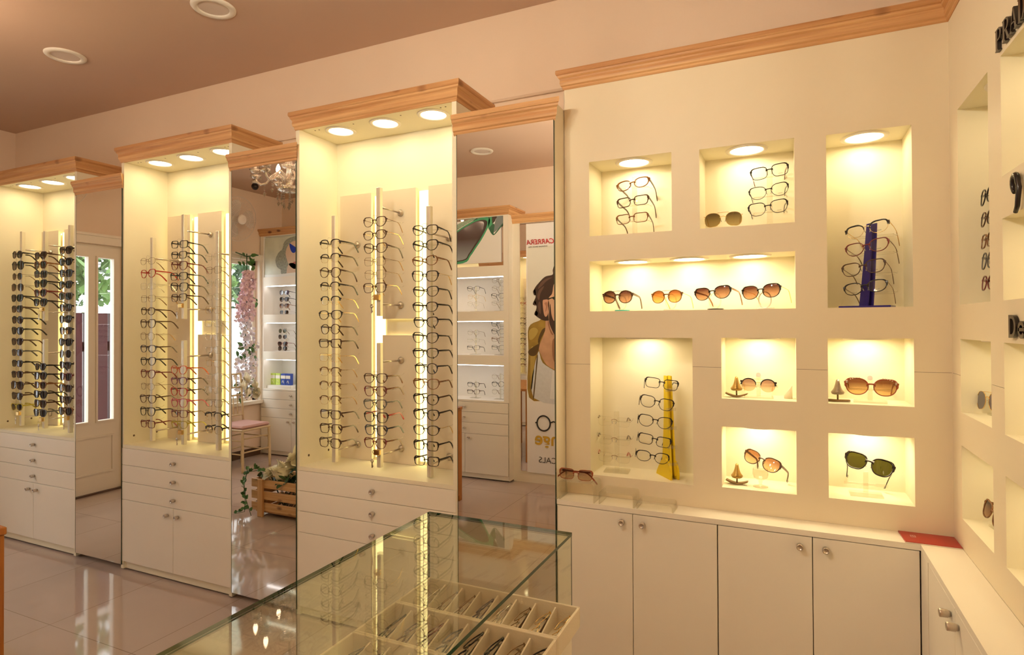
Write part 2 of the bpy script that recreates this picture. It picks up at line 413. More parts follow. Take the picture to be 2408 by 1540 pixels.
# ------------------------------------------------------------------ eyeglasses
SHP = {  # a, b, exponent, lift of the outer top corner, bottom taper
 'rectangular': (.0262, .0183, 4.2, .0015, .06, 0), 'square': (.0262, .0205, 3.6, .001, .10, 0), 'round': (.0245, .0225, 2.15, 0, .02, 0),
 'cat-eye': (.0272, .0212, 2.35, .0085, .20, 0), 'oval': (.0268, .0193, 2.3, .0045, .11, 0), 'wayfarer': (.0270, .0216, 2.9, .005, .20, 0),
 'aviator': (.029, .0255, 2.45, -.001, .13, .006), 'butterfly': (.0288, .0235, 2.3, .008, .11, 0), 'square wayfarer': (.0275, .0255, 2.9, .005, .20, 0), 'browline': (.0255, .0205, 2.7, .002, .06, 0)}
def outline(shape, n=36):
    a, b, e, lift, tap, drop = SHP[shape]; P = []
    for k in range(n):
        q = 2 * pi * k / n; c, s_ = cos(q), sin(q) * (b / a) ** .5
        r = (abs(c / a) ** e + abs(s_ / b) ** e) ** (-1 / e); x, z = r * c, r * s_
        if z < 0: x *= 1 - tap * (-z / b); z -= drop * max(0, x / a) if drop else 0
        if z > -.3 * b: z += lift * max(0, x / a) ** 2 * (z / b + .3) / 1.3
        P.append((x, z))
    return P     # outer side = +x
def curve_y(x): return 1.1 * x * x
GM = {}
def ring_mesh(P, tt, tb, to, dep, s, cx):
    n = len(P); vs = []
    zmax = max(p[1] for p in P); zmin = min(p[1] for p in P); xm = max(p[0] for p in P)
    for i, (x, z) in enumerate(P):
        ax, az = P[i - 1]; bx, bz = P[(i + 1) % n]; tx, tz = bx - ax, bz - az; l = sqrt(tx * tx + tz * tz) or 1
        nx, nz = tz / l, -tx / l
        w = (z - zmin) / (zmax - zmin); t = tb + (tt - tb) * w * w
        if x > 0 and z > 0: t = max(t, to * (x / xm) * min(1, .3 + w))
        for (o, y) in ((0, -.5), (1, -.5), (1, .5), (0, .5)):
            X = s * (cx + x + nx * t * o); vs.append((X, curve_y(X) + y * dep, z + nz * t * o))
    fs = []
    for i in range(n):
        j = (i + 1) % n
        for k in range(4): fs.append((i * 4 + k, i * 4 + (k + 1) % 4, j * 4 + (k + 1) % 4, j * 4 + k))
    return vs, fs
def half(shape): return SHP[shape][0]
def gl_dims(shape, br):
    cx = half(shape) + br / 2; P = outline(shape)
    return cx, P, max(p[1] for p in P), cx + max(p[0] for p in P)
def front_mesh(shape, tt, tb, to, br, wire=False, dbl=False):
    key = ('F', shape, tt, tb, to, br, wire, dbl)
    if key in GM: return GM[key]
    cx, P, zt, hw = gl_dims(shape, br); m = MB(); dep = .0032 if not wire else .0016
    for s in (-1, 1):
        vs, fs = ring_mesh(P, tt, tb, to, dep, s, cx); m.add(vs, fs, True)
        x0 = hw - .002 if not wire else hw - .001
        zz = zt * .55
        m.box(min(s * x0, s * (hw + max(to, .004))), max(s * x0, s * (hw + max(to, .004))), curve_y(hw) - .0015, curve_y(hw) + .006, zz - (.003 if not wire else .001), zz + (.003 if not wire else .001))
    zb = zt * .38; w = br / 2 + .0035
    pts = [(-w, curve_y(w), zb - .002), (-w * .55, -.0004, zb + .0015), (0, -.0008, zb + .003), (w * .55, -.0004, zb + .0015), (w, curve_y(w), zb - .002)]
    if wire: m.tube(pts, .0011, 8)
    else:
        z0 = zt * .30; hb = max(.0024, tt * 1.15); vs = []; K = 8
        for i in range(K + 1):
            x = -w + 2 * w * i / K; u = abs(x) / w; zz_ = z0 + .0026 * (1 - u * u); h2 = hb * (1 + .9 * u ** 3) * .5
            for (o, y) in ((-1, -.5), (1, -.5), (1, .5), (-1, .5)): vs.append((x, -.0003 + curve_y(x) + y * dep * .96, zz_ + o * h2 + (.0022 * u ** 3 if o > 0 else -.0014 * u ** 3)))
        m.add(vs, [(i * 4 + q, i * 4 + (q + 1) % 4, i * 4 + 4 + (q + 1) % 4, i * 4 + 4 + q) for i in range(K) for q in range(4)], True)
    if dbl:
        x = cx * .55
        m.tube([(-x, .0, zt * 1.02), (0, -.0015, zt * 1.05), (x, .0, zt * 1.02)], .0009, 6)
    GM[key] = m.mesh('frame_front', False); return GM[key]
def brow_mesh(shape, br, s):
    key = ('B', shape, br, s)
    if key in GM: return GM[key]
    cx, P, zt, hw = gl_dims(shape, br); n = len(P); vs = []
    idx = [i for i in range(n) if P[i][1] > -.05 * zt and i < n * .75]
    for i in idx:
        (ax, az), (bx, bz) = P[i - 1], P[(i + 1) % n]; tx, tz = bx - ax, bz - az; l = sqrt(tx * tx + tz * tz); nx, nz = tz / l, -tx / l
        x, z = P[i]; u = idx.index(i) / (len(idx) - 1); t = .0012 + .0032 * sin(pi * min(1, u * 1.15 + .1) * .5) * (1 - u) ** .4 + (.0035 if u < .25 else 0) * (1 - u * 4)
        for (o, y) in ((-.35, -.5), (1, -.5), (1, .5), (-.35, .5)):
            X = s * (cx + x + nx * t * o); vs.append((X, curve_y(X) + y * .0036, z + nz * t * o))
    k = len(idx); m = MB().add(vs, [(i * 4 + q, i * 4 + (q + 1) % 4, i * 4 + 4 + (q + 1) % 4, i * 4 + 4 + q) for i in range(k - 1) for q in range(4)] + [(0, 1, 2, 3), (k * 4 - 4, k * 4 - 1, k * 4 - 2, k * 4 - 3)], True)
    x0 = hw + .0005; zz = zt * .55
    m.box(min(s * (x0 - .002), s * (x0 + .005)), max(s * (x0 - .002), s * (x0 + .005)), curve_y(hw) - .0018, curve_y(hw) + .0055, zz - .0035, zz + .0035)
    GM[key] = m.mesh('brow_bar', False); return GM[key]
def lens_mesh(shape, br, s):
    key = ('L', shape, br, s)
    if key in GM: return GM[key]
    cx, P, zt, hw = gl_dims(shape, br); n = len(P)
    vs = [(s * (cx + x * 1.02), curve_y(cx + x), z * 1.02) for x, z in P] + [(s * cx, curve_y(cx) - .0012, 0)]
    m = MB().add(vs, [(i, (i + 1) % n, n) for i in range(n)], True)
    GM[key] = m.mesh('lens', False); return GM[key]
def temple_mesh(shape, br, s, h, th, wire, folded=False, bend=1.0):
    key = ('T', shape, br, s, h, th, wire, folded, bend)
    if key in GM: return GM[key]
    cx, P, zt, hw = gl_dims(shape, br); x = hw + .0028; z = zt * .55; y0 = curve_y(hw) + .004
    C = [(0, 0, 1.05), (.02, 0, 1), (.055, 0, .85), (.088, -.0005, .75), (.100, -.004, .78), (.112, -.012, .85), (.126, -.026, 1), (.137, -.038 * bend, 1.02), (.1395, -.041 * bend, .7)]
    m = MB(); vs = []
    for i, (d, dz, w) in enumerate(C):
        a = C[max(0, i - 1)]; b = C[min(len(C) - 1, i + 1)]; td, tz = b[0] - a[0], b[1] - a[1]; l = sqrt(td * td + tz * tz)
        nd, nz = -tz / l, td / l; hh = h * w * .5
        X = x - .012 * (d / .14) ** 2
        if wire and d < .09: hh = .0009
        for (o, e) in ((-1, -1), (1, -1), (1, 1), (-1, 1)):
            if folded: vs.append((s * (hw - .006 - (d + nd * hh * e)), y0 + .003 + (.004 if s > 0 else 0) + o * th * .5, z + dz + nz * hh * e))
            else: vs.append((s * (X + o * th * .5), y0 + d + nd * hh * e, z + dz + nz * hh * e))
    k = len(C); fs = [(i * 4 + q, i * 4 + (q + 1) % 4, i * 4 + 4 + (q + 1) % 4, i * 4 + 4 + q) for i in range(k - 1) for q in range(4)] + [(0, 1, 2, 3), (k * 4 - 4, k * 4 - 1, k * 4 - 2, k * 4 - 3)]
    m.add(vs, fs, False); GM[key] = m.mesh('temple', False); return GM[key]
def pad_mesh(br, s):
    key = ('P', br, s)
    if key in GM: return GM[key]
    m = MB(); w = br / 2
    m.tube([(s * (w + .001), .003, .002), (s * w, .008, .001), (s * (w - .0015), .0095, -.003)], .0006, 5)
    i0 = len(m.v); m.sphere((0, 0, 0), .0042, 8, 5, sz=1.6)
    M = Matrix.Translation((s * (w - .001), .0085, -.004)) @ Matrix.Rotation(s * RAD(18), 4, 'Y') @ Matrix.Diagonal((.35, .6, 1, 1))
    m.xform(M, i0); GM[key] = m.mesh('nose_pad', False); return GM[key]
def mobj(name, me, mat, parent):
    if not me.materials: me.materials.append(mat)
    o = bpy.data.objects.new(name, me); COL.objects.link(o); o.parent = parent
    o.material_slots[0].link = 'OBJECT'; o.material_slots[0].material = mat
    return o
PADM = clearmat('pad_silicone', (.9, .88, .82), 1.4, haze=.3)
def textmesh(name, body, size, mat, align='CENTER', shear=0, extrude=.00005, offset=0):
    c = bpy.data.curves.new(name, 'FONT'); c.body = body; c.size = size; c.align_x = align; c.shear = shear; c.extrude = extrude; c.offset = offset
    o = bpy.data.objects.new(name + '_curve', c); COL.objects.link(o); bpy.context.view_layer.update()
    me = bpy.data.meshes.new_from_object(o.evaluated_get(bpy.context.evaluated_depsgraph_get())); me.name = name
    bpy.data.objects.remove(o); bpy.data.curves.remove(c); me.materials.clear(); me.materials.append(mat)
    o = bpy.data.objects.new(name, me); COL.objects.link(o); return o
def glasses(loc, rot, label, group, shape='rectangular', col='black', temple=None, lens='clear', style='full', pads=True, scale=1.0, folded=False, br=.018, thick=1.0, dbl=False, bend=1.0, write=None):
    sun = lens != 'clear'
    r = empty('sunglasses' if sun else 'eyeglasses', loc, rot, label, 'sunglasses' if sun else 'glasses', group)
    r.scale = (scale,) * 3
    temple = temple or col
    metal = col in ('gold', 'silver', 'bronze')
    if style == 'full': par = (.0024 * thick, .0017 * thick, .0045 * thick)
    elif style == 'wire': par = (.0011, .0010, .0012)
    elif style == 'brow': par = (.0009, .0008, .0010)
    elif style == 'rimless': par = (.0002, .0002, .0002)
    wire = style in ('wire', 'rimless', 'brow')
    f = mobj('frame_front', front_mesh(shape, *par, br, wire, dbl), FRAMES['gold' if style == 'brow' else col], r)
    if style == 'brow':
        for s in (-1, 1): mobj('brow_bar', brow_mesh(shape, br, s), FRAMES[col], r)
    for s in (-1, 1):
        mobj('lens', lens_mesh(shape, br, s), SUN[lens], r)
    tw = temple in ('gold', 'silver', 'bronze')
    for s in (-1, 1):
        t = mobj('temple', temple_mesh(shape, br, s, .0052 * (thick if not tw else .9), .0024 if not tw else .0018, tw, folded, bend), FRAMES[temple], r)
        if tw and temple != col and s == 1: t['label'] = temple + ' metal temple'
    if pads:
        for s in (-1, 1): mobj('nose_pad', pad_mesh(br, s), PADM, r)
    if write:
        t = textmesh('lens_lettering', write, .0042, BLK); t.parent = r
        cx = half(shape) + br / 2; t.location = (cx, curve_y(cx) - .0022, -SHP[shape][1] * .72); t.rotation_euler = (RAD(90), 0, 0)
    return r

# ------------------------------------------------------------------ lit display cabinets
YC = 2.20
def cabinet(cx, where, tall):
    t = empty('display_cabinet', (cx, YC, 0), label='lit white display cabinet with three drawers and pine crown, ' + where, cat='cabinet', group='lit cabinets along the back wall')
    D = YW - YC - .002
    m = MB()
    for s in (-1, 1): m.box(*sorted((s * .45, s * .428)), 0, D, .01, 2.376)
    m.box(-.428, .428, .268, D, .01, 2.376).box(-.428, .428, 0, .268, .705, .723).box(-.428, .428, 0, .268, 2.358, 2.376)
    m.box(-.428, .428, .014, .03, .01, .052).box(-.428, .428, .018, .03, .05, .705)
    m.build('carcass', [LIN], t)
    m = MB()
    for s in (-1, 1):
        for y in (.05, .25): m.cyl((s * .22, y, 0), (s * .22, y, .012), .018, 12)
    m.build('base_foot', SEAM, t)
    prof = crown_prof(2.355, 2.44, .027)
    miter_sweep([(-.45, D), (-.45, 0), (.45, 0), (.45, D)], prof).build('crown_molding', [PX, PY], t)
    for (z0, z1, kz) in ((.608, .703, .653), (.510, .6055, .553), (.409, .5075, .453)):
        d = box('drawer', LAM, (-.4425, .4425, -.0016, .0175, z0, z1), t, .0012); knob(d, .012, kz)
    for s in (-1, 1):
        d = box('door', LAM, (*sorted((s * .0015, s * .4425)), -.0016, .0175, .053, .4065), t, .0012); knob(d, s * .042, .366)
    for (x0, x1, z0, z1) in ((-.381, -.182, .7235, 2.074), (-.114, .086, 1.435, 2.074), (-.114, .086, .7235, 1.355), (.157, .345, .7235, 2.074)):
        box('backing_panel', PANEL, (x0, x1, .236, .252, z0, z1), t, .001)
    for (x0, x1, z0, z1) in ((-.178, -.118, .74, 2.06), (.090, .153, .74, 2.06), (-.38, -.368, .74, 2.05), (-.09, .06, 1.34, 1.35), (-.09, .06, 1.44, 1.45), (-.36, -.20, 2.045, 2.055), (-.09, .06, 2.045, 2.055)):
        box('light_strip', LEDS, (x0, x1, .262, .2679, z0, z1), t)
    for x in (-.262, .004, .27): downlight(t, x, .105, 2.358)
    m = MB()
    for (x, y) in ((-.37, .045), (-.345, .045), (.345, .045), (.37, .045), (-.14, .05), (.13, .05)): m.cyl((x, y, 2.3575), (x, y, 2.36), .004, 8)
    for z in (.765,):
        for y in (.06, .2): m.cyl((-.4275, y, z), (-.43, y, z), .006, 10)
    m.build('screw_hole', SEAM, t)
    return t
CABS = [(-4.39, 'farthest left, full of sunglasses'), (-3.057, 'middle one between two tall mirrors'), (-1.718, 'nearest one behind the glass counter')]
for cx, w in CABS: cabinet(cx, w, 0)

def mirror_unit(x0, where):
    t = empty('mirror_panel', (x0, YC, 0), label='tall mirror under a low pine crown, ' + where, cat='mirror', group='tall mirrors between the lit cabinets')
    w = .444
    box('carcass', LAM, (.002, w - .002, .004, YW - YC - .002, .046, 2.283), t)
    box('toe_kick', LAM, (.005, w - .005, .05, .07, .01, .046), t)
    m = MB(); m.box(.004, w - .004, -.0055, -.004, .034, 2.208)
    g = m.build('mirror_glass', MIRROR, t)
    m = MB(); m.box(.0035, w - .0035, -.0039, .0039, .0335, 2.2085); m.box(.0015, .004, -.0057, .0035, .0335, 2.2085).box(w - .004, w - .0015, -.0057, .0035, .0335, 2.2085)
    m.build('mirror_edge', MEDGE, t)
    miter_sweep([(-.012, .0), (w, 0), (w, .006)], crown_prof(2.206, 2.288, .030), (0,)).build('crown_molding', [PX, PY], t)
    m = MB()
    for x in (.12, .33): m.cyl((x, .09, 0), (x, .09, .012), .018, 12)
    m.build('base_foot', SEAM, t)
mirror_unit(-3.938, 'between the left and middle cabinets'); mirror_unit(-2.606, 'between the middle and nearest cabinets'); mirror_unit(-1.267, 'beside the niche wall')

# ---- display rods with glasses
RY = .065   # rod centre depth behind the cabinet front
def rod(cx, dx, z0, z1, zs, label, lock):
    t = empty('display_rod', (cx + dx, YC + RY, z0), label=label, cat='display rod', group='aluminium rods holding the glasses')
    h = z1 - z0
    m = MB(); m.bbox(-.011, .011, -.010, .012, 0, h, .002); m.box(-.0035, .0035, -.0112, -.0095, .002, h - .002)
    m.build('rod_profile', [ALU], t)
    box('rod_channel', DARKALU, (-.0115, -.009, -.0075, .004, .001, h - .001), t)
    yb = .236 - RY - .0005
    for z in (h - .12 if h > 1 else h - .09, .055):
        m = MB(); m.cyl((0, .011, z), (0, yb, z), .0045, 10)
        m.build('standoff_arm', STEEL, t)
        m = MB(); m.lathe([(1e-5, 0), (.016, 0), (.017, .004), (.012, .008), (.012, .012), (.007, .014), (1e-5, .014)], (0, 0, 0), 16)
        m.xform(Matrix.Translation((0, yb, z)) @ Matrix.Rotation(RAD(90), 4, 'X')); m.build('wall_rosette', STEEL, t)
    for z in zs:
        m = MB(); zz = z - z0 + .0065
        m.box(-.060, .060, .0125, .0155, zz - .002, zz + .001)
        for s in (-1, 1): m.tube([(s * .059, .014, zz), (s * .059, .095, zz + .002), (s * .059, .112, zz + .010)], .0012, 6)
        m.build('temple_rest', ACR, t)
    m = MB(); zl = max(zs) - z0
    m.tube([(-.004, -.01, zl + .03), (-.018, -.022, zl + .033), (-.021, -.024, zl + .028), (-.021, -.024, min(zs) - z0 - .02)], .0009, 6)
    m.build('locking_wire', STEEL, t)
    if lock:
        zl = min(zs) - .042
        p = empty('padlock', (cx + dx, YC + RY - .020, zl), label='small brass padlock with hanging keys on the ' + lock, cat='padlock', group='padlocks on the display rods')
        m = MB(); m.bbox(-.017, .017, -.008, .008, -.014, .012, .003); m.build('lock_body', FRAMES['gold'], p)
        m = MB(); m.tube([(-.018 + .001, 0, .004), (-.024, 0, .006), (-.027, 0, 0), (-.024, 0, -.008), (-.016, 0, -.008)], .002, 6); m.build('shackle', STEEL, p)
        m = MB(); m.tube([(-.024 + .010 * cos(q), -.004, -.022 + .011 * sin(q)) for q in [k * pi / 6 for k in range(12)]], .0009, 5, closed=True)
        i0 = len(m.v); m.lathe([(.003, -.0008), (.009, -.0008), (.009, .0008), (.003, .0008)], (0, 0, 0), 14); m.xform(Matrix.Translation((-.026, -.004, -.042)) @ Matrix.Rotation(RAD(90), 4, 'X'), i0)
        m.box(-.029, -.023, -.0048, -.0032, -.074, -.050); m.box(-.023, -.020, -.0048, -.0032, -.070, -.062)
        m.build('key', STEEL, p)
    return t
def lin(a, b, n): return [a + (b - a) * i / (n - 1) for i in range(n)]
RODPOS = {'left': -.268, 'upper middle': -.002, 'lower middle': -.002, 'right': .272}
PLAN = {
 'nearest': (-1.718, {
   'left': (.745, 1.935, lin(1.794, .842, 15), 'black black brown black black black brown brown gold bronze bronze bronze brown brown brown', 'B B T B B O R r w b b b r s s', False),
   'upper middle': (1.447, 2.045, lin(1.881, 1.576, 6), 'dark dark dark bronze bronze dark', 'C O C r S S', True),
   'lower middle': (.745, 1.322, lin(1.159, .861, 6), 'dark burgundy grey black navy pinkred', 'C W C W W W', True),
   'right': (.728, 1.935, lin(1.823, .804, 16), 'black black tort black black black black black black black tort black black black black black', 'C C O W C O C C O R C C C O r r', False)}),
 'middle': (-3.057, {
   'left': (.745, 1.917, lin(1.778, .845, 14), 'bronze red silver bronze dark dark bronze navy black burgundy bronze dark black burgundy', 'O C r r O W R O C C O C W r', False),
   'upper middle': (1.445, 2.03, lin(1.858, 1.562, 6), 'black black burgundy black black dark', 'r r W r W r', True),
   'lower middle': (.745, 1.325, lin(1.161, .859, 6), 'orange purple red pink burgundy yellow', 'C O C W r O', True),
   'right': (.735, 1.917, lin(1.775, .849, 14), 'silver bronze silver silver gold silver pinkw silver gold silver silver bronze black black', 'r r R r w w w w r w r r B B', False)}),
 'farthest left': (-4.39, {
   'left': (.745, 2.045, lin(1.887, .872, 15), 'black black bronze bronze black dark black black dark grey black dark dark dark yellow', 'R A R A W S R W W S S S A W C', True),
   'upper middle': (1.445, 2.03, lin(1.867, 1.563, 6), 'dark tort grey black burgundy black', 'W W S W C W', True),
   'lower middle': (.745, 1.325, lin(1.146, .848, 6), 'black black tort black dark grey', 'C W C W W W', True),
   'right': (.735, 2.05, lin(1.885, .874, 15), 'black black navy black grey black black black black silver black burgundy dark dark tort', 'W W S W S S W S W A S W S C F', True)}),
}
CN = {'dark': ('dark brown', 'dark brown'), 'tort': ('tortoiseshell', 'tortoiseshell'), 'brown': ('dark brown', 'brown'), 'pinkred': ('burgundy', 'burgundy'), 'pinkw': ('silver', 'silver wire'), 'gold': ('gold', 'gold wire'), 'silver': ('silver', 'silver wire'), 'bronze': ('bronze', 'bronze wire')}
SN = {'r': 'rectangular', 'C': 'cat-eye', 'O': 'oval', 'W': 'wayfarer', 'R': 'round', 'B': 'browline', 'b': 'browline', 'T': 'round', 'w': 'rectangular', 's': 'square', 'S': 'square', 'A': 'aviator', 'F': 'butterfly'}
for cab, (cx, rods) in PLAN.items():
    for rn, (z0, z1, zs, cols, shs, lk) in rods.items():
        cols = cols.split(); shs = shs.split(); n = len(zs); dx = RODPOS[rn]
        rod(cx, dx, z0, z1, zs, 'aluminium display rod on the %s of the %s lit cabinet' % (rn, cab), ('%s rod of the %s cabinet' % (rn, cab)) if lk else None)
        sunny = cab.startswith('far')
        for i, z in enumerate(zs):
            c, cname = CN.get(cols[i], (cols[i], cols[i])); sh = SN[shs[i]]
            metal = c in ('gold', 'silver', 'bronze')
            style = 'brow' if sh == 'browline' else ('wire' if metal else ('rimless' if shs[i] == 'w' else 'full'))
            tm = c
            if not sunny and not metal and random.random() < .35: tm = random.choice(['gold', 'bronze', 'tortoiseshell', 'dark brown'])
            if cab == 'nearest' and rn == 'lower middle': tm = ['tortoiseshell', 'tortoiseshell', 'grey', 'red', 'black', 'tortoiseshell'][i]
            ln = 'clear'
            if sunny: ln = random.choice(['dark', 'smoke', 'smoke', 'smoke', 'dark'])
            nm = 'sunglasses' if sunny else 'glasses'
            lab = '%s %s %s, %s on the %s rod, %s cabinet' % (cname, sh, nm, ordtop(i, n), rn, cab)
            glasses((cx + dx - .004 + random.uniform(-.003, .003), YC + RY - .030, z), (RAD(random.uniform(-3, 1)), RAD(random.uniform(-1.5, 1.5)), RAD(random.uniform(-4, 2))), lab,
                    '%s on the %s rod of the %s cabinet' % (nm, rn, cab), sh, c, tm, ln, style, pads=cab == 'nearest', scale=random.uniform(.96, 1.02), thick=1.75 if sunny else 1.3)

# ------------------------------------------------------------------ niche walls
YN, XN = 2.31, .477
ZT = 2.364
def niche_wall(name, loc, rot, x0, x1, holes, lights, label, crown_path, segs, depth, end_left):
    t = empty(name, loc, rot, label, 'display wall')
    m = MB()
    holed_panel(m, x0, x1, .720, 1.2422, 0, [(h[0], h[1], max(h[2], .7200), min(h[3], 1.2422)) for h in holes if h[2] < 1.2422])
    holed_panel(m, x0, x1, 1.2432, ZT + .07, 0, [(h[0], h[1], max(h[2], 1.2432), h[3]) for h in holes if h[3] > 1.2432])
    m.build('front_panel', PANEL, t)
    m = MB(); cuts = sorted([(h[0], h[1]) for h in holes if h[2] < 1.24 < h[3]]); a = x0 + .0005
    for p, q in cuts + [(x1, x1)]:
        if p > a: m.box(a, p - .001, .0015, .004, 1.2420, 1.2434)
        a = q + .001
    m.build('panel_seam', SEAM, t)
    if end_left:
        m = MB(); m.box(x0 - .0008, x0 + .001, 0, depth, .720, ZT + .07); m.build('end_panel', LAM, t)
    for h in holes:
        m = MB(); niche_box(m, h, 0, .176); m.build('niche', LIN, t)
    for (x, y, z, lit) in lights: downlight(t, x, y, z, .056, lit)
    if crown_path: miter_sweep(crown_path, crown_prof(ZT, ZT + .075, .028), segs).build('crown_molding', [PX, PY], t)
    return t
NH = [(-.718, -.393, 1.757, 2.056), (-.291, .029, 1.757, 2.053), (.128, .375, 1.455, 2.049), (-.718, .029, 1.455, 1.656), (-.718, -.321, .802, 1.350), (-.219, .029, 1.129, 1.351), (.127, .375, 1.129, 1.351), (-.220, .027, .805, 1.027), (.126, .374, .806, 1.028)]
NL = [(-.555, .081, 2.056, 1), (-.131, .081, 2.053, 1), (.25, .081, 2.049, 1), (-.562, .081, 1.656, 1), (-.342, .081, 1.656, 1), (-.122, .081, 1.656, 1), (-.52, .086, 1.350, 1), (-.095, .086, 1.351, 1), (.251, .086, 1.351, 1), (-.097, .086, 1.027, 1), (.25, .086, 1.028, 1)]
niche_wall('display_wall', (0, YN, 0), (0, 0, 0), -.823, XN, NH, NL, 'beige panelled wall unit with nine lit niches beside the tall mirror',
           [(-.823, .2), (-.823, 0), (XN, 0), (XN, -2)], (0, 1), .205, True)
RH = [(.097, .398, 1.456, 2.050), (.50, .80, 1.755, 2.048), (.50, .80, 1.455, 1.653), (.100, .398, 1.131, 1.353), (.50, .76, 1.131, 1.353), (.100, .404, .811, 1.031), (.50, .76, .811, 1.031)]
RL = [(.29, .095, 2.050, 2), (.65, .090, 2.048, 2), (.65, .090, 1.653, 2), (.25, .090, 1.353, 2), (.63, .090, 1.353, 2), (.25, .090, 1.031, 2), (.63, .090, 1.031, 2)]
niche_wall('display_wall', (XN, YN, 0), (0, 0, RAD(-90)), 0, 2.6, RH, RL, 'wall unit with lit niches and black lettering at the right edge',
           [(-1, 0), (0, 0), (2.6, 0)], (1,), .19, False)
# the crown of the right unit meets the other crown in the corner
# raised lettering on the right unit
def letter(parent, strokes, u, z, h, w):
    """strokes: list of polygons in unit box; raised solid letter standing proud of the panel"""
    m = MB()
    for P in strokes: m.prism([(u + p[0] * w, z + p[1] * h) for p in P], 1, -.009, -.0005)
    return m.build('letter', BLK, parent)
def arc(cx, cy, rx, ry, a0, a1, n=10): return [(cx + rx * cos(RAD(a0 + (a1 - a0) * i / n)), cy + ry * sin(RAD(a0 + (a1 - a0) * i / n))) for i in range(n + 1)]
def band(o, i_): return [[o[k], o[k + 1], i_[k + 1], i_[k]] for k in range(len(o) - 1)]
STEM = [[(.0, 0), (.45, 0), (.45, .05), (.0, .05)], [(.08, .05), (.36, .05), (.36, .95), (.08, .95)], [(0, .95), (.45, .95), (.45, 1), (0, 1)]]
BOWL = band([(.36, 1.0)] + arc(.55, .72, .42, .28, 90, -90) + [(.36, .44)], [(.36, .93)] + arc(.55, .72, .20, .20, 90, -90) + [(.36, .51)])
L_P = STEM + BOWL
L_R = STEM + BOWL + [[(.45, .46), (.68, .46), (1.02, .05), (.74, .05)], [(.70, 0), (1.08, 0), (1.08, .05), (.70, .05)]]
L_A = [[(.05, .05), (.14, .05), (.50, .98), (.44, .98)], [(.44, 1), (.60, 1), (.98, .05), (.70, .05)], [(.22, .32), (.74, .32), (.72, .38), (.24, .38)], [(-.04, 0), (.26, 0), (.26, .05), (-.04, .05)], [(.60, 0), (1.08, 0), (1.08, .05), (.60, .05)]]
L_D = STEM + band([(.36, 1.0)] + arc(.45, .5, .55, .5, 90, -90, 14) + [(.36, 0)], [(.36, .94)] + arc(.45, .5, .28, .44, 90, -90, 14) + [(.36, .06)])
sg = empty('wall_lettering', (XN, YN, 0), (0, 0, RAD(-90)), 'black raised serif lettering PRADA at the top of the right display wall', 'sign')
for i, L in enumerate((L_P, L_R, L_A, L_D, L_A)): letter(sg, L, .497 + i * .052, 2.059, .052, .044)
sg = empty('wall_lettering', (XN, YN, 0), (0, 0, RAD(-90)), 'black raised sans lettering starting with D beside the right edge', 'sign')
S_D = [[(0, 0), (.2, 0), (.2, 1), (0, 1)]] + band([(.2, 1)] + arc(.36, .5, .54, .5, 90, -90, 14) + [(.2, 0)], [(.2, .84)] + arc(.36, .5, .33, .34, 90, -90, 14) + [(.2, .16)])
S_e = band(arc(.5, .36, .46, .37, 20, 330, 18), arc(.5, .36, .26, .2, 20, 330, 18)) + [[(.1, .30), (.94, .30), (.94, .44), (.1, .44)]]
letter(sg, S_D, .567, 1.366, .053, .052); letter(sg, S_e, .625, 1.366, .053, .045)
sg = empty('wall_lettering', (XN, YN, 0), (0, 0, RAD(-90)), 'black raised script letter with curled end between right wall niches', 'sign')
m = MB()
pts = [(.628 + .016 * cos(q), -.010, 1.712 + .020 * sin(q)) for q in [RAD(250 - 25 * k) for k in range(11)]] + [(.652, -.010, 1.70), (.640, -.010, 1.66), (.628, -.010, 1.648)]
m.tube(pts, [.004 + .0025 * sin(k / 14 * pi) for k in range(len(pts))], 8); m.build('letter', BLK, sg)

# base cabinets under the niche walls and the L shaped worktop
def base_unit(loc, rot, x0, x1, label):
    t = empty('base_cabinet', loc, rot, label, 'cabinet', 'base cabinets under the niches')
    box('carcass', LIN, (x0 + .001, x1 - .001, .019, .30, .055, .7005), t)
    box('toe_kick', LAM, (x0, x1, .045, .06, 0, .055), t)
    box('shadow_gap', SEAM, (x0 + .0005, x1 - .0005, .0175, .0189, .057, .7005), t)
    c = (x0 + x1) / 2
    for s in (-1, 1):
        a, b = (x0 + .0018, c - .0012) if s < 0 else (c + .0012, x1 - .0018)
        d = box('door', LAM, (a, b, 0, .0175, .057, .6985), t, .001); knob(d, c + s * .038, .668)
    return t
base_unit((0, YC, 0), (0, 0, 0), -.823, -.2262, 'white two-door base cabinet nearer the tall mirror, partly behind the glass counter')
base_unit((0, YC, 0), (0, 0, 0), -.2262, .368, 'white two-door base cabinet in the corner, in shade')
base_unit((.37, YC, 0), (0, 0, RAD(-90)), .10, .71, 'white base cabinet along the right wall, nearest the corner')
base_unit((.37, YC, 0), (0, 0, RAD(-90)), .71, 1.31, 'white base cabinet along the right wall, nearest the viewer')
box('corner_post', LAM, (.3692, .389, YC - .0985, YC - .0005, 0, .7005))
tag(bpy.data.objects['corner_post'], 'narrow white filler strip where the two base cabinet runs meet', 'filler strip')
m = MB(); m.prism([(-.823, YC - .001), (.369, YC - .001), (.369, .35), (XN - .0005, .35), (XN - .0005, YN - .0005), (-.823, YN - .0005)], 2, .7015, .7198)
tag(m.build('worktop', LAM), 'narrow white L-shaped worktop under the niche walls', 'worktop')

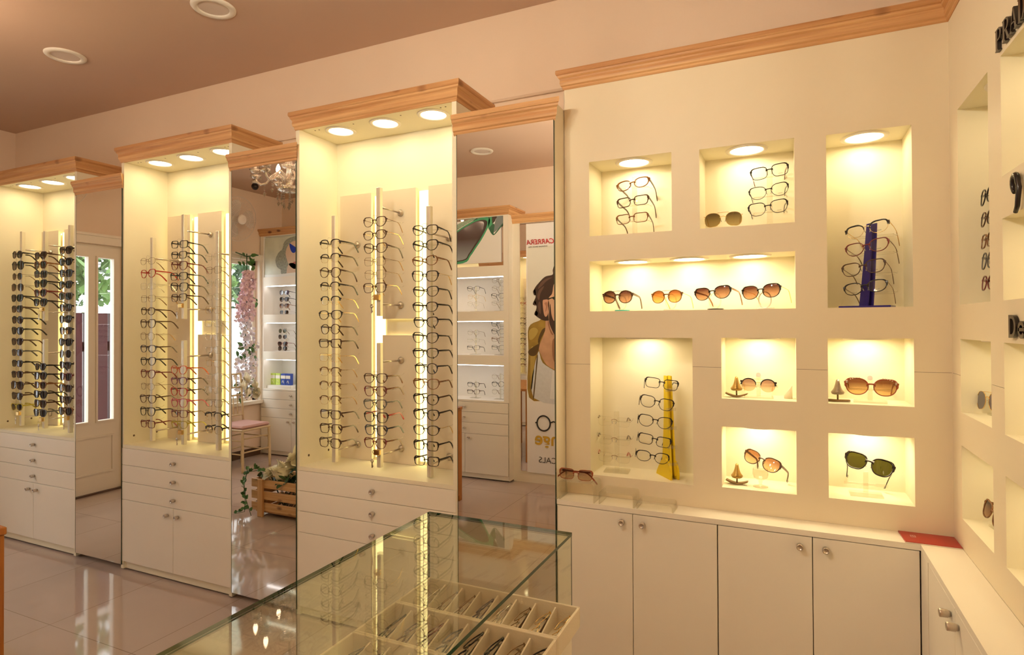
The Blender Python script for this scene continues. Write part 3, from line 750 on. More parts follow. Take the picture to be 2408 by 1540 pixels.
# ------------------------------------------------------------------ things on the worktop and in the niches
def riser(x0, x1, y0, y1, h, label):
    t = .0045; r = .012; m = MB()
    P = [(x0, .7201), (x0, .7201 + h - r)] + [(x0 + r - r * cos(RAD(a)), .7201 + h - r + r * sin(RAD(a))) for a in (20, 45, 70)] + [(x0 + r, .7201 + h), (x1 - r, .7201 + h)] + [(x1 - r + r * sin(RAD(a)), .7201 + h - r + r * cos(RAD(a))) for a in (20, 45, 70)] + [(x1, .7201 + h - r), (x1, .7201)]
    ri = r - t
    Q = [(x0 + t, .7201), (x0 + t, .7201 + h - r)] + [(x0 + r - ri * cos(RAD(a)), .7201 + h - r + ri * sin(RAD(a))) for a in (20, 45, 70)] + [(x0 + r, .7201 + h - t), (x1 - r, .7201 + h - t)] + [(x1 - r + ri * sin(RAD(a)), .7201 + h - r + ri * cos(RAD(a))) for a in (20, 45, 70)] + [(x1 - t, .7201 + h - r), (x1 - t, .7201)]
    n = len(P)
    vs = [(p[0], y, p[1]) for y in (y0, y1) for p in P + Q]
    fs = []
    for i in range(n - 1):
        fs += [(i, i + 1, 2 * n + i + 1, 2 * n + i), (n + i, 3 * n + i, 3 * n + i + 1, n + i + 1), (i, n + i, n + i + 1, i + 1), (2 * n + i, 2 * n + i + 1, 3 * n + i + 1, 3 * n + i)]
    fs += [(0, 2 * n, 3 * n, n), (n - 1, 2 * n - 1, 4 * n - 1, 3 * n - 1)]
    m.add(vs, fs); tag(m.build('acrylic_riser', ACR), label, 'riser', 'clear acrylic risers on the worktop')
riser(-.815, -.672, 2.205, 2.300, .075, 'tallest clear acrylic riser, carrying the russet glasses, beside the mirror')
riser(-.655, -.520, 2.205, 2.296, .050, 'middle clear acrylic riser on the white worktop')
riser(-.512, -.378, 2.205, 2.290, .027, 'lowest clear acrylic riser on the white worktop')
glasses((-.752, 2.225, .817), (RAD(-4), RAD(4), RAD(14)), 'russet red rectangular glasses lying on the tallest acrylic riser', None, 'rectangular', 'russet', None, 'rose', 'full', folded=True, thick=1.1)
# red folder in the corner
RED = pmat('red_card', (.36, .012, .006), .28)
m = MB(); m.prism([(.325, 2.305), (.330, 2.200), (.4755, 2.200), (.4755, 2.305)], 2, .7201, .7245)
t = tag(m.build('folder', RED), 'glossy red folder lying in the corner of the worktop', 'folder')
m = MB(); m.box(.3295, .4757, 2.1992, 2.2000, .7202, .7230); m.build('page_edge', pmat('paper_edge', (.75, .66, .55), .7), t)
wm = pmat('silver_print', (.62, .55, .5), .4); m = MB()
for i, (a, b, c_, d) in enumerate(((.352, .366, 2.270, 2.2715), (.352, .3535, 2.255, 2.270), (.358, .3595, 2.257, 2.270), (.3645, .366, 2.255, 2.270), (.352, .366, 2.252, 2.2535), (.355, .3565, 2.262, 2.266), (.361, .3625, 2.258, 2.264))):
    m.box(a, b, c_, d, .7245, .7247)
m.build('printed_mark', wm, t)

def col_stand(loc, rot, h, arms, label, w=.07, d=.05):
    """clear post on a foot with one cross arm per pair of glasses"""
    t = empty('acrylic_stand', loc, rot, label, 'glasses stand')
    m = MB(); m.bbox(-w / 2, w / 2, -.012, d, 0, .006, .001); m.build('stand_base', ACR, t)
    m = MB(); m.bbox(-.010, .010, .022, .027, .0061, h, .0008); m.build('stand_post', ACR, t)
    for z in arms:
        m = MB(); m.box(-.055, .055, .0275, .031, z - .004, z)
        for s in (-1, 1): m.tube([(s * .055, .03, z - .002), (s * .058, .078, z - .001), (s * .058, .085, z + .006)], .0012, 6)
        m.build('stand_arm', ACR, t)
    return t
G = 'glasses on stands in the niches'
# niche 1
ZF = 1.757
col_stand((-.555, 2.375, ZF), (0, 0, 0), .245, [.206 - .006, .128, .064], 'clear acrylic stand with three glasses in the upper left niche')
glasses((-.555, 2.365, 1.963), (RAD(-14), RAD(-6), RAD(-6)), 'tortoiseshell oval glasses, topmost of three in the upper left niche', G, 'oval', 'tortoiseshell', 'dark brown', thick=1.7, write='V')
glasses((-.556, 2.362, 1.893), (RAD(-12), RAD(-3), RAD(-6)), 'dark brown square glasses, middle of three in the upper left niche', G, 'rectangular', 'dark brown', 'dark brown', thick=1.35, write='V')
glasses((-.558, 2.360, 1.825), (RAD(-12), RAD(-2), RAD(-3)), 'brown rectangular glasses, lowest of three in the upper left niche', G, 'rectangular', 'tortoiseshell', 'dark brown', thick=1.15, write='V')
# niche 2
col_stand((-.053, 2.375, ZF), (0, 0, 0), .215, [.19, .118, .06], 'clear acrylic stand with three glasses beside the aviator sunglasses')
glasses((-.052, 2.352, 1.953), (RAD(3), RAD(-7), RAD(2)), 'black square glasses with burgundy temples, topmost beside the aviators', G, 'square', 'black', 'burgundy', thick=1.2, write='VOGUE', scale=.98)
glasses((-.055, 2.352, 1.882), (RAD(5), RAD(-7), RAD(2)), 'black slim cat-eye glasses, middle pair beside the aviators', G, 'cat-eye', 'black', 'grey', thick=1.0, write='VOGUE')
glasses((-.058, 2.352, 1.822), (RAD(4), RAD(-6), RAD(2)), 'black round-bottomed cat-eye glasses, lowest pair beside the aviators', G, 'wayfarer', 'black', 'grey', thick=1.15, write='VOGUE')
glasses((-.212, 2.350, 1.792), (RAD(8), RAD(-1), RAD(4)), 'gold-rimmed aviator sunglasses with olive gradient lenses and a brow bar', None, 'aviator', 'gold', 'gold', 'olive', 'wire', dbl=True, scale=.97, bend=.9)
# niche 3: blue stand
BLUE = pmat('blue_acrylic', (.045, .03, .26), .12, trans=.25, ior=1.3)
t = empty('glasses_stand', (.255, 2.375, 1.4551), (0, 0, RAD(-18)), 'tall blue acrylic stand holding four glasses in the tall niche', 'glasses stand')
m = MB(); m.bbox(-.085, .072, -.03, .05, 0, .007, .001); m.build('stand_base', BLUE, t)
for s in (-1, 1):
    L = [(-.010 + .012 * (k / 8) ** 1.6, .007 + .283 * k / 8) for k in range(9)]
    P = [(y - .013 + .006 * k / 8, z) for k, (y, z) in enumerate(L)] + [(y + .030 - .014 * k / 8, z) for k, (y, z) in list(enumerate(L))[::-1]]
    m = MB(); m.prism([(p[0] + .012, p[1]) for p in P], 0, s * .009 - .0025, s * .009 + .0025)
    m.xform(Matrix(((1, 0, .085, 0), (0, 1, 0, 0), (0, 0, 1, 0), (0, 0, 0, 1))) @ Matrix.Rotation(RAD(48), 4, 'Z')); m.build('stand_upright', BLUE, t)
for z in (.255, .195, .125, .060):
    m = MB()
    for q in (.0, .006): m.box(-.055, .075, .018 + q, .0205 + q, z - .008 - q, z - .005 - q)
    for s in (-.055, .072): m.tube([(s, .02, z - .007), (s + .002, .07, z - .006), (s + .002, .078, z)], .0013, 6)
    m.build('stand_arm', ACR, t)
glasses((.250, 2.350, 1.722), (RAD(-12), RAD(-9), RAD(-22)), 'black browline glasses with thin gold lower rims, topmost on the blue stand', G, 'cat-eye', 'black', 'gold', style='brow', write='VOGUE')
glasses((.249, 2.350, 1.661), (RAD(-12), RAD(-8), RAD(-22)), 'burgundy brown cat-eye glasses, second from the top on the blue stand', G, 'cat-eye', 'burgundy', 'bronze', thick=1.1, write='VOGUE')
glasses((.238, 2.350, 1.591), (RAD(-12), RAD(-7), RAD(-20)), 'dark brown rectangular glasses, third from the top on the blue stand', G, 'wayfarer', 'dark brown', 'bronze', thick=1.1, write='VOGUE')
glasses((.243, 2.350, 1.524), (RAD(-12), RAD(-7), RAD(-20)), 'glossy black oval glasses, lowest on the blue stand', G, 'oval', 'black', 'bronze', thick=1.25, write='VOGUE')
# niche 4: four sunglasses on ring stands
def ring_stand(x, col, cname, ring):
    t = empty('ring_stand', (x, 2.365, 1.4551), (0, 0, RAD(-15)), 'clear ring stand on a %s disc under sunglasses in the wide niche' % cname, 'glasses stand')
    m = MB().lathe([(1e-5, 0), (.029, 0), (.030, .001), (.030, .004), (.029, .005), (1e-5, .005)], (0, 0, 0), 28); m.build('stand_base', col, t)
    m = MB(); m.tube([(.022 * cos(q), -.006, .034 + .029 * sin(q)) for q in [k * pi / 14 for k in range(28)]], .0024, 8, closed=True); m.build('stand_ring', ring, t)
ring_stand(-.600, pmat('teal_acrylic', (.04, .42, .36), .15), 'teal', ACR)
ring_stand(-.405, pmat('pale_acrylic', (.80, .72, .60), .15), 'pale', ACR)
ring_stand(-.243, pmat('black_disc', (.03, .02, .015), .2), 'black', ACR)
ring_stand(-.070, pmat('white_disc', (.85, .80, .70), .2), 'white', pmat('white_ring', (.85, .80, .70), .2))
GS = 'sunglasses on ring stands in the wide niche'
glasses((-.612, 2.335, 1.511), (RAD(-6), RAD(0), RAD(-8)), 'black round sunglasses with brown lenses over the teal disc', GS, 'round', 'dark brown', 'dark brown', 'brown', thick=1.75, dbl=True)
glasses((-.420, 2.335, 1.508), (RAD(-6), RAD(-1), RAD(-14)), 'tortoiseshell round sunglasses with amber lenses, second from left in the wide niche', GS, 'round', 'tortoiseshell', 'gold', 'amber', thick=1.35, dbl=True)
glasses((-.252, 2.335, 1.517), (RAD(-6), RAD(-4), RAD(-16)), 'black cat-eye sunglasses with purple brown lenses over the black disc', GS, 'cat-eye', 'black', 'tortoiseshell', 'brown', thick=1.3, scale=1.03)
glasses((-.085, 2.335, 1.518), (RAD(-6), RAD(-4), RAD(-19)), 'large black butterfly sunglasses with gold temples, rightmost in the wide niche', GS, 'butterfly', 'black', 'gold', 'brown', thick=1.3, scale=.98)
# niche 5: clear stand with rimless glasses, yellow stand
col_stand((-.632, 2.375, .8021), (0, 0, RAD(6)), .245, [.205, .131, .061], 'clear acrylic stand with three rimless glasses in the lower left niche', .10, .06)
for z, cl, nm in ((1.012, 'bronze', 'bronze'), (.938, 'dark brown', 'brown'), (.868, 'red', 'red')):
    g = glasses((-.632, 2.350, z), (RAD(-2), RAD(4), RAD(16)), 'rimless glasses with %s temples on the clear lower left stand' % nm, G, 'rectangular', 'bronze', cl, style='rimless')
YEL = pmat('yellow_acrylic', (.95, .70, .03), .18, trans=.15, ior=1.2)
t = empty('glasses_stand', (-.420, 2.385, .8021), (0, 0, RAD(38)), 'tall yellow acrylic stand holding five black glasses', 'glasses stand')
for s in (-1, 1):
    L = [(k / 10, .012 + .385 * k / 10) for k in range(11)]
    P = [(-.030 + .030 * k, z) for k, z in L] + [(.042 - .026 * k + .030 * (k - .45) ** 2, z) for k, z in L[::-1]]
    m = MB(); m.prism(P, 0, s * .008 - .003, s * .008 + .003); m.build('stand_upright', YEL, t)
    P = [(-.045, 0), (.075, 0)] + [(.035 - .036 * sin(RAD(a)) - .01, .045 + .034 * cos(RAD(a))) for a in range(-40, 91, 13)]
    m = MB(); m.prism([(-.040, 0), (.078, 0), (.074, .012), (.040, .058), (.022, .070), (.002, .074), (-.020, .066), (-.036, .044), (-.042, .02)], 0, *sorted((s * .0115, s * .019))); m.build('stand_foot', YEL, t)
for z in (.345, .270, .198, .125, .060):
    m = MB(); m.box(-.020, .020, -.034 + z * .07, -.030 + z * .07, z - .008, z + .004); m.build('nose_rest', ACR, t)
for k, (x, z, sh, nm) in enumerate(((-.441, 1.171, 'rectangular', 'rectangular'), (-.460, 1.096, 'wayfarer', 'narrow rectangular'), (-.467, 1.023, 'cat-eye', 'cat-eye'), (-.470, .950, 'rectangular', 'wide rectangular'), (-.478, .885, 'oval', 'rounded'))):
    glasses((x, 2.342, z), (RAD(-3), RAD(8 + (k in (1, 3)) * 3), RAD(17)), 'black %s glasses, %s of five on the yellow stand' % (nm, ordtop(k, 5)), 'black glasses on the yellow stand', sh, 'black', 'navy' if k == 0 else 'black', thick=1.2, scale=.97)
# noses on pins
BRASS = pmat('antique_brass', (.38, .24, .075), .38, 1, var=.55, vscale=45, bump=.6, bscale=150)
ANTS = pmat('antique_silver', (.30, .24, .19), .38, 1, var=.55, vscale=45, bump=.6, bscale=150)
WALNUT = pmat('aged_base', (.22, .14, .06), .4, .6, var=.5, vscale=60)
def nose(x, z, mat, label, flat=1):
    t = empty('nose_sculpture', (x, 2.375, z), (0, 0, RAD(-4)), label, 'sculpture', 'nose shaped sculptures in the niches')
    m = MB(); n = 20; rows = 14; vs = []
    for i in range(rows + 1):
        k = i / rows; zz = .026 + .052 * k
        w = .0052 + .0165 * (1 - k) ** 1.7; d = .004 + .0185 * (1 - k) ** 1.1
        if k < .14: w *= .78 + .22 * k / .14; d *= .8 + .2 * k / .14
        if k > .9: w *= sqrt(max(.0001, 1 - ((k - .9) / .1) ** 2)) * .9 + .02; d *= sqrt(max(.0001, 1 - ((k - .9) / .1) ** 2)) * .9 + .02
        for j in range(n):
            q = 2 * pi * j / n; c_, s_ = cos(q), sin(q)
            wing = 1 + .18 * math.exp(-((k - .12) / .14) ** 2) * abs(c_) ** 3 - .16 * math.exp(-((k - .22) / .14) ** 2) * max(0, -s_) * abs(c_) * 2
            yy = d * s_ if s_ > 0 else d * 1.25 * s_
            if s_ > 0: yy *= .45
            vs.append((w * c_ * wing, yy, zz))
    fs = [(i * n + j, i * n + (j + 1) % n, (i + 1) * n + (j + 1) % n, (i + 1) * n + j) for i in range(rows) for j in range(n)]
    m.add(vs, fs, True); m.add(vs[:n], [tuple(range(n))], False); m.add(vs[-n:], [tuple(range(n))], True)
    for s in (-1, 1): m.sphere((s * .0085, -.008, .0268), .0042, 8, 5, sz=.6)
    m.build('nose', mat, t)
    m = MB(); m.cyl((0, 0, .006), (0, 0, .027), .0028, 10); m.build('pin', WALNUT, t)
    m = MB(); P = []
    for k in range(15):
        u = -1 + 2 * k / 14; P.append((u * .039, .0125 * u * u * flat + .0005 * (1 - u * u)))
    m2 = [(p[0] * .97, p[1] + .0065 - .0025 * (abs(p[0]) / .039) ** 4) for p in P[::-1]]
    m.prism(P + m2, 1, -.010, .010); m.build('sculpture_base', WALNUT, t)
nose(-.172, 1.1292, BRASS, 'brass nose sculpture beside the clear-topped browline sunglasses')
nose(.160, 1.1292, ANTS, 'silvery nose sculpture beside the red sunglasses', .25)
nose(-.173, .8052, BRASS, 'brass nose sculpture beside the glass goblet')
# niche 6 and 7
def plain_stand(loc, rz, h, label, dot=True):
    t = empty('acrylic_stand', loc, (0, 0, rz), label, 'glasses stand')
    m = MB(); m.bbox(-.05, .05, -.02, .045, 0, .006, .001); m.build('stand_base', ACR, t)
    m = MB(); m.bbox(-.0075, .0075, .015, .020, .0061, h, .0008); m.build('stand_post', ACR, t)
    m = MB(); m.bbox(-.066, .066, .0205, .025, h - .050, h - .040, .0008); m.build('stand_arm', ACR, t)
    if dot:
        m = MB(); m.cyl((0, .0148, h - .004), (0, .0120, h - .004), .0085, 20); m.build('stand_cap', pmat('white_cap', (.96, .94, .90), .3) if 'white_cap' not in MATS else MATS['white_cap'], t)
plain_stand((-.096, 2.375, 1.1292), RAD(2), .088, 'clear acrylic stand with a white dot behind the pale pink sunglasses')
plain_stand((.258, 2.375, 1.1292), RAD(-6), .088, 'clear acrylic stand with a white dot behind the red sunglasses')
glasses((-.096, 2.350, 1.178), (RAD(-4), RAD(2), RAD(2)), 'black browline sunglasses with thin gold rims and pale rose lenses', None, 'round', 'black', 'gold', 'rose', 'brow', dbl=True, scale=.97)
g = glasses((.258, 2.350, 1.185), (RAD(-6), RAD(1), RAD(-5)), 'large red cat-eye sunglasses with pale studs and olive brown lenses', None, 'butterfly', 'russet', 'russet', 'honey', thick=1.7, scale=1.08)
m = MB()
for s in (-1, 1):
    for k in range(5): m.box(*sorted((s * (.030 + .0062 * k), s * (.0335 + .0062 * k))), -.0010, .002, .0268 - .0009 * k * k * .4, .0296 - .0009 * k * k * .4)
    for k in range(9): m.sphere((s * (.0650 + .0016 * (k % 3)), .0015, .017 - .003 * (k // 3)), .0011, 6, 4)
m.build('stud', pmat('pale_stud', (.82, .70, .55), .2, .4), g)
m = MB(); n = 20
for z0, z1 in ((0, .030),):
    vs = [(.014 * cos(2 * pi * k / n), .014 * sin(2 * pi * k / n), z) for z in (0, .022) for k in range(n)]
    vs = vs[:n] + [(v[0], v[1], .030 + .018 * (v[0] / .014)) for v in vs[n:]]
    m.add(vs, [(k, (k + 1) % n, n + (k + 1) % n, n + k) for k in range(n)], True); m.add(vs[:n], [tuple(range(n))]); m.add(vs[n:], [tuple(range(n))])
o = m.build('candle_holder', pmat('frosted_glass', (.90, .82, .62), .3, trans=.3, ior=1.2), None, (.003, 2.40, 1.1292))
tag(o, 'small frosted slant-cut holder at the right of the brass nose niche', 'holder')
# niche 8: goblet
m = MB(); m.lathe([(1e-5, 0), (.026, 0), (.026, .0015), (.012, .004), (.0055, .008), (.0048, .014), (.0075, .019), (.0050, .023), (.014, .027), (.0245, .034), (.027, .046), (.0255, .066), (.0245, .066), (.026, .046), (.0235, .035), (.012, .0295), (1e-5, .0285)], (0, 0, 0), 28)
tag(m.build('goblet', ACR, None, (-.092, 2.372, .8052)), 'stemmed glass goblet carrying the brown sunglasses', 'goblet')
glasses((-.088, 2.352, .904), (RAD(-27), RAD(14), RAD(-26)), 'brown cat-eye sunglasses with peach lenses leaning on the glass goblet', None, 'butterfly', 'dark brown', 'dark brown', 'peach', thick=1.5, scale=.98, bend=.7)
plain_stand((.245, 2.385, .8062), RAD(0), .080, 'clear acrylic stand under the black green-lensed sunglasses', False)
glasses((.249, 2.345, .925), (RAD(-33), RAD(12), RAD(-10)), 'black wayfarer sunglasses with solid green lenses, lower right niche', None, 'square wayfarer', 'black', 'black', 'green', thick=1.8, scale=1.05, bend=.6)
# right wall niches
for k, (z, sh, cl, nm) in enumerate(((1.765, 'cat-eye', 'black', 'black'), (1.701, 'oval', 'dark brown', 'dark brown'), (1.637, 'rectangular', 'tortoiseshell', 'tortoiseshell'), (1.580, 'round', 'grey', 'grey'), (1.516, 'oval', 'burgundy', 'burgundy'))):
    glasses((.522, 2.118, z), (RAD(-6), 0, RAD(-90)), '%s %s glasses, %s of five in the right wall niche' % (nm, sh, ordtop(k, 5)), 'glasses in the tall right wall niche', sh, cl, cl, thick=1.3)
col_stand((.545, 2.118, 1.4562), (0, 0, RAD(-90)), .335, [.30, .237, .173, .116, .052], 'clear acrylic stand with five glasses in the right wall niche')
glasses((.525, 2.145, 1.175), (RAD(-4), RAD(-2), RAD(-80)), 'gold aviator sunglasses with violet mirror lenses in the right wall', None, 'aviator', 'gold', 'gold', 'blue', 'wire', dbl=True)
glasses((.525, 2.110, .858), (RAD(-14), RAD(8), RAD(-84)), 'tortoiseshell wayfarer sunglasses with brown lenses, lowest right wall niche', None, 'wayfarer', 'tortoiseshell', 'tortoiseshell', 'brown', thick=1.4)
col_stand((.550, 2.145, 1.1312), (0, 0, RAD(-80)), .05, [.047], 'low clear stand under the violet aviator sunglasses')
plain_stand((.552, 2.110, .8112), RAD(-84), .06, 'low clear stand under the tortoiseshell sunglasses in the right wall', False)

# ------------------------------------------------------------------ glass counter with frame trays
gc = empty('glass_counter', (-.675, .85, 0), (0, 0, 0), 'white counter under a clear green-edged glass case full of frame trays', 'counter')
off = Vector((.675, -.85, 0))
def P2(b): return (b[0] + off.x, b[1] + off.x, b[2] + off.y, b[3] + off.y, b[4], b[5])
GX0, GX1, GY0, GY1 = -.879, -.4745, .18, 1.372
def slab(name, b, ax):
    """clear slab: faces in glass, rims in green edge"""
    m = MB(); m.box(*b)
    for i in range(6):
        f = m.f[i]; q = [m.v[k] for k in f]
        flat = [a for a in range(3) if max(p[a] for p in q) - min(p[a] for p in q) < 1e-9][0]
        m.mi[i] = 0 if flat == ax else 1
    return m.build(name, [GLASS, GEDGE], gc)
slab('top_glass', P2((GX0, GX1, GY0, GY1, .8925, .900)), 2)
slab('end_glass', P2((GX0 + .0005, GX1 - .0005, GY1 - .0065, GY1 - .0005, .672, .892)), 1)
slab('side_glass', P2((GX0, GX0 + .006, GY0, GY1 - .0072, .672, .892)), 0)
box('counter_body', LAM, P2((-.866, -.470, .20, 1.352, .05, .6705)), gc)
box('toe_kick', SEAM, P2((-.85, -.50, .22, 1.33, 0, .05)), gc)
for k in range(4):
    for j in range(2):
        z1 = .660 - j * .30
        b = P2((-.4698, -.4665, .212 + k * .285, .212 + k * .285 + .275, z1 - .285, z1))
        d = box('drawer', LAM, b, gc, .001)
TRAYM = pmat('cream_leatherette', (.80, .71, .56), .5, bump=.25, bscale=300)
pitch = .1552
cl = ['wire', 'wire', 'wire', 'navy', 'wire', 'wire', 'mix', 'wire']
def tray(k):
    y1 = 1.3625 - k * pitch; y0 = y1 - pitch + .001
    x0, x1 = -.872, -.452
    t = empty('frame_tray', (-.66, (y0 + y1) / 2, .671), (0, 0, 0), 'cream compartment tray of folded glasses, %s from the far glass end' % ORD[k], 'tray', 'frame trays in the glass counter')
    ox, oy, oz = .66, -(y0 + y1) / 2, -.671
    w = .006; zb, zt = .683, .730
    m = MB()
    m.bbox(x0 + ox, x1 + ox, y1 - w + oy, y1 + oy, zb + oz, zt + oz, .0012); m.bbox(x0 + ox, x1 + ox, y0 + oy, y0 + w + oy, zb + oz, zt + oz, .0012)
    m.bbox(x0 + ox, x0 + w + ox, y0 + w + oy, y1 - w + oy, zb + oz, zt + oz, .0012); m.bbox(x1 - w + ox, x1 + ox, y0 + w + oy, y1 - w + oy, zb + oz, zt + oz, .0012)
    m.box(x0 + ox + .012, x1 + ox - .012, y0 + oy, y1 + oy, 0, .014)
    m.build('tray_body', TRAYM, t)
    n = 8; cw = (x1 - x0 - 2 * w) / n
    for i in range(1, n):
        xc = x0 + w + cw * i + ox
        ya, yb_ = y0 + w + oy, y1 - w + oy - .004; L = yb_ - ya
        pr = [(ya, .014)] + [(ya + L * u, .014 + .040 * (u ** .72)) for u in [j / 12 for j in range(1, 12)]] + [(yb_ - .006, .0538), (yb_ - .002, .0525), (yb_, .049), (yb_, .014)]
        m = MB(); m.prism(pr, 0, xc - .0018, xc + .0018); m.build('divider', TRAYM, t)
    rows = [['silver', 'bronze', 'bronze', 'navy', 'silver', 'bronze', 'gold', 'gold'], ['black', 'dark brown', 'burgundy', 'grey', 'black', 'black', 'bronze', 'black'], ['black', 'grey', 'dark brown', 'black', 'black', 'navy', 'tortoiseshell', 'dark brown']][k]
    shp = [['rectangular', 'oval', 'oval', 'rectangular', 'oval', 'rectangular', 'oval', 'rectangular'], ['rectangular', 'wayfarer', 'oval', 'rectangular', 'wayfarer', 'rectangular', 'oval', 'wayfarer'], ['wayfarer', 'rectangular', 'oval', 'rectangular', 'wayfarer', 'oval', 'rectangular', 'oval']][k]
    for i in range(n):
        c = rows[i]; xc = x0 + w + cw * (i + .5); metal = c in ('silver', 'bronze', 'gold')
        first = 'leftmost' if i == 0 else ('rightmost' if i == n - 1 else ORD[i] + ' from left')
        st = 'rimless' if (k == 0 and i in (0, 4, 5, 6, 7)) else ('wire' if metal else 'full')
        r = glasses((xc + .004, (y0 + y1) / 2 - .006, .7065), (0, 0, 0), '%s folded %s glasses, %s in the %s tray from the far end' % (c, shp[i], first, ORD[k]), 'folded glasses in tray compartments', shp[i], c, ('dark brown' if (k == 0 and i in (5, 6)) else c), 'clear', st, pads=True, folded=True, scale=.93, thick=1.0)
        # frame length along the tray, leaning back on the divider, rising to the far end
        Mx_ = Matrix.Rotation(RAD(-90), 4, 'Z') @ Matrix.Rotation(RAD(6), 4, 'Y') @ Matrix.Rotation(RAD(-57 + random.uniform(-7, 7)), 4, 'X')
        r.rotation_euler = Mx_.to_euler()
for k in range(3): tray(k)

# ------------------------------------------------------------------ wooden desk at the left
t = empty('desk', (-2.381, .175, 0), (0, 0, RAD(-3.8)), 'orange-brown wooden desk whose corner shows at the left edge', 'desk')
box('desk_top', DESK, (-.62, 0, 0, .915, .725, .75), t, .003)
for x in (-.615, -.055):
    for y in (.005, .86): box('leg', DESK, (x, x + .05, y, y + .05, 0, .7248), t, .002)
box('side_panel', DESK, (-.012, -.002, .056, .859, .05, .7247), t)
box('side_panel', DESK, (-.61, -.60, .056, .859, .05, .7247), t)

# ------------------------------------------------------------------ the other side of the shop (seen in the mirrors)
YO = -.43
def smooth(P, n=4):
    Q = []; m = len(P)
    for i in range(m):
        p0, p1, p2, p3 = P[i - 1], P[i], P[(i + 1) % m], P[(i + 2) % m]
        for k in range(n):
            t = k / n
            Q.append(tuple(.5 * (2 * p1[a] + (p2[a] - p0[a]) * t + (2 * p0[a] - 5 * p1[a] + 4 * p2[a] - p3[a]) * t * t + (3 * p1[a] - p0[a] - 3 * p2[a] + p3[a]) * t ** 3) for a in (0, 1)))
    return Q
def flat(name, pts, layer, mat, parent):
    m = MB(); m.prism(pts, 1, -.0004 * layer - .0003, -.0004 * layer + .0001)
    return m.build(name, mat, parent)
def text(parent, body, x, z, size, mat, align='RIGHT', shear=0, y=-.004, bold=0, sx=1):
    o = textmesh('printed_lettering', body, size, mat, align, shear, .0003, bold); o.parent = parent
    o.location = (x, y, z); o.rotation_euler = (RAD(90), 0, 0); o.scale = (sx, 1, 1); return o
SM = smooth
def pm(n, c, r=.45): return MATS[n] if n in MATS else pmat(n, c, r)
SHELF = pmat('white_shelf_lining', (.86, .83, .78), .4)
WFRONT = pmat('white_cabinet_front', (.90, .85, .74), .4)
def shelf_cab(cx, label):
    t = empty('shelf_cabinet', (cx, YO, 0), (0, 0, RAD(180)), label, 'cabinet', 'shelf cabinets along the front wall')
    D = .318
    op = [(-.40, .40, 1.94, 2.385), (-.40, .40, 1.53, 1.845), (-.40, .40, 1.13, 1.442), (-.40, .40, .722, 1.042)]
    m = MB(); holed_panel(m, -.45, .45, .706, 2.40, 0, op)
    m.box(-.45, -.449, 0, D, .012, 2.40).box(.449, .45, 0, D, .012, 2.40).box(-.449, .449, .0, D, 2.395, 2.40)
    m.box(-.44, .44, .014, .03, .012, .055).box(-.449, .449, .018, .30, .05, .706)
    m.build('carcass', WFRONT, t)
    for i, h in enumerate(op):
        m = MB(); niche_box(m, h, 0, .03 if i == 0 else .26); m.build('niche', SHELF, t)
        if i: box('light_strip', LEDC, (-.38, .38, .02, .04, h[3] - .006, h[3] - .001), t)
    miter_sweep([(-.45, D), (-.45, 0), (.45, 0), (.45, D)], crown_prof(2.392, 2.47, .03)).build('crown_molding', [PX, PY], t)
    for (z0, z1, kz) in ((.612, .703, .657), (.515, .609, .56), (.414, .512, .462)):
        d = box('drawer', WFRONT, (-.44, .44, -.001, .017, z0, z1), t, .0012); knob(d, 0, kz)
    for s in (-1, 1):
        d = box('door', WFRONT, (*sorted((s * .0015, s * .44)), -.001, .017, .055, .411), t, .0012); knob(d, s * .042, .376)
    return t
CA, CB = -4.82, -2.70
ta = shelf_cab(CA, 'white shelf cabinet with a blue-sunglasses poster, opposite wall beside the window')
tb = shelf_cab(CB, 'white shelf cabinet with a green-sunglasses poster, seen in the nearest mirror')
# green sunglasses poster
pb = empty('poster', (CB, YO, 0), (0, 0, RAD(180)), 'poster with a close-up of green sunglasses on the opposite cabinet', 'poster')
box('backing_mirror', MIRROR, (-.399, .399, .020, .0295, 1.941, 2.384), pb)
pb2 = pb
def mp(pts): return [(CB - (-2.771 + (x - 1077) * .00446), 1.978 + (619 - y) * .00383) for x, y in pts]
PB = box('poster_panel', pm('poster_white', (.90, .89, .86)), (-.372, .368, .012, .0195, 1.972, 2.366), pb)
def pflat(name, pts, layer, mat, par, y=.012):
    o = flat(name, pts, layer, mat, par); o.location.y = y; return o
outer = [(1030, 572), (1076.6, 538.5), (1104, 523), (1126, 513.6), (1141.7, 512), (1151.6, 517.5), (1149.4, 531.8), (1144, 544), (1133, 563.9), (1119.6, 583.7), (1106.4, 602.5), (1088.7, 619), (1010, 620), (1012, 595)]
c0 = (1085, 568)
inner = [(c0[0] + (x - c0[0]) * .91, c0[1] + (y - c0[1]) * .89) for x, y in outer]
inner2 = [(c0[0] + (x - c0[0]) * .80, c0[1] + (y - c0[1]) * .84) for x, y in outer]
pflat('printed_rim', SM(mp(outer)), 1, pm('print_green', (.06, .36, .17)), pb); pflat('printed_rim_shade', SM(mp(inner)), 2, pm('print_dark', (.045, .03, .022)), pb)
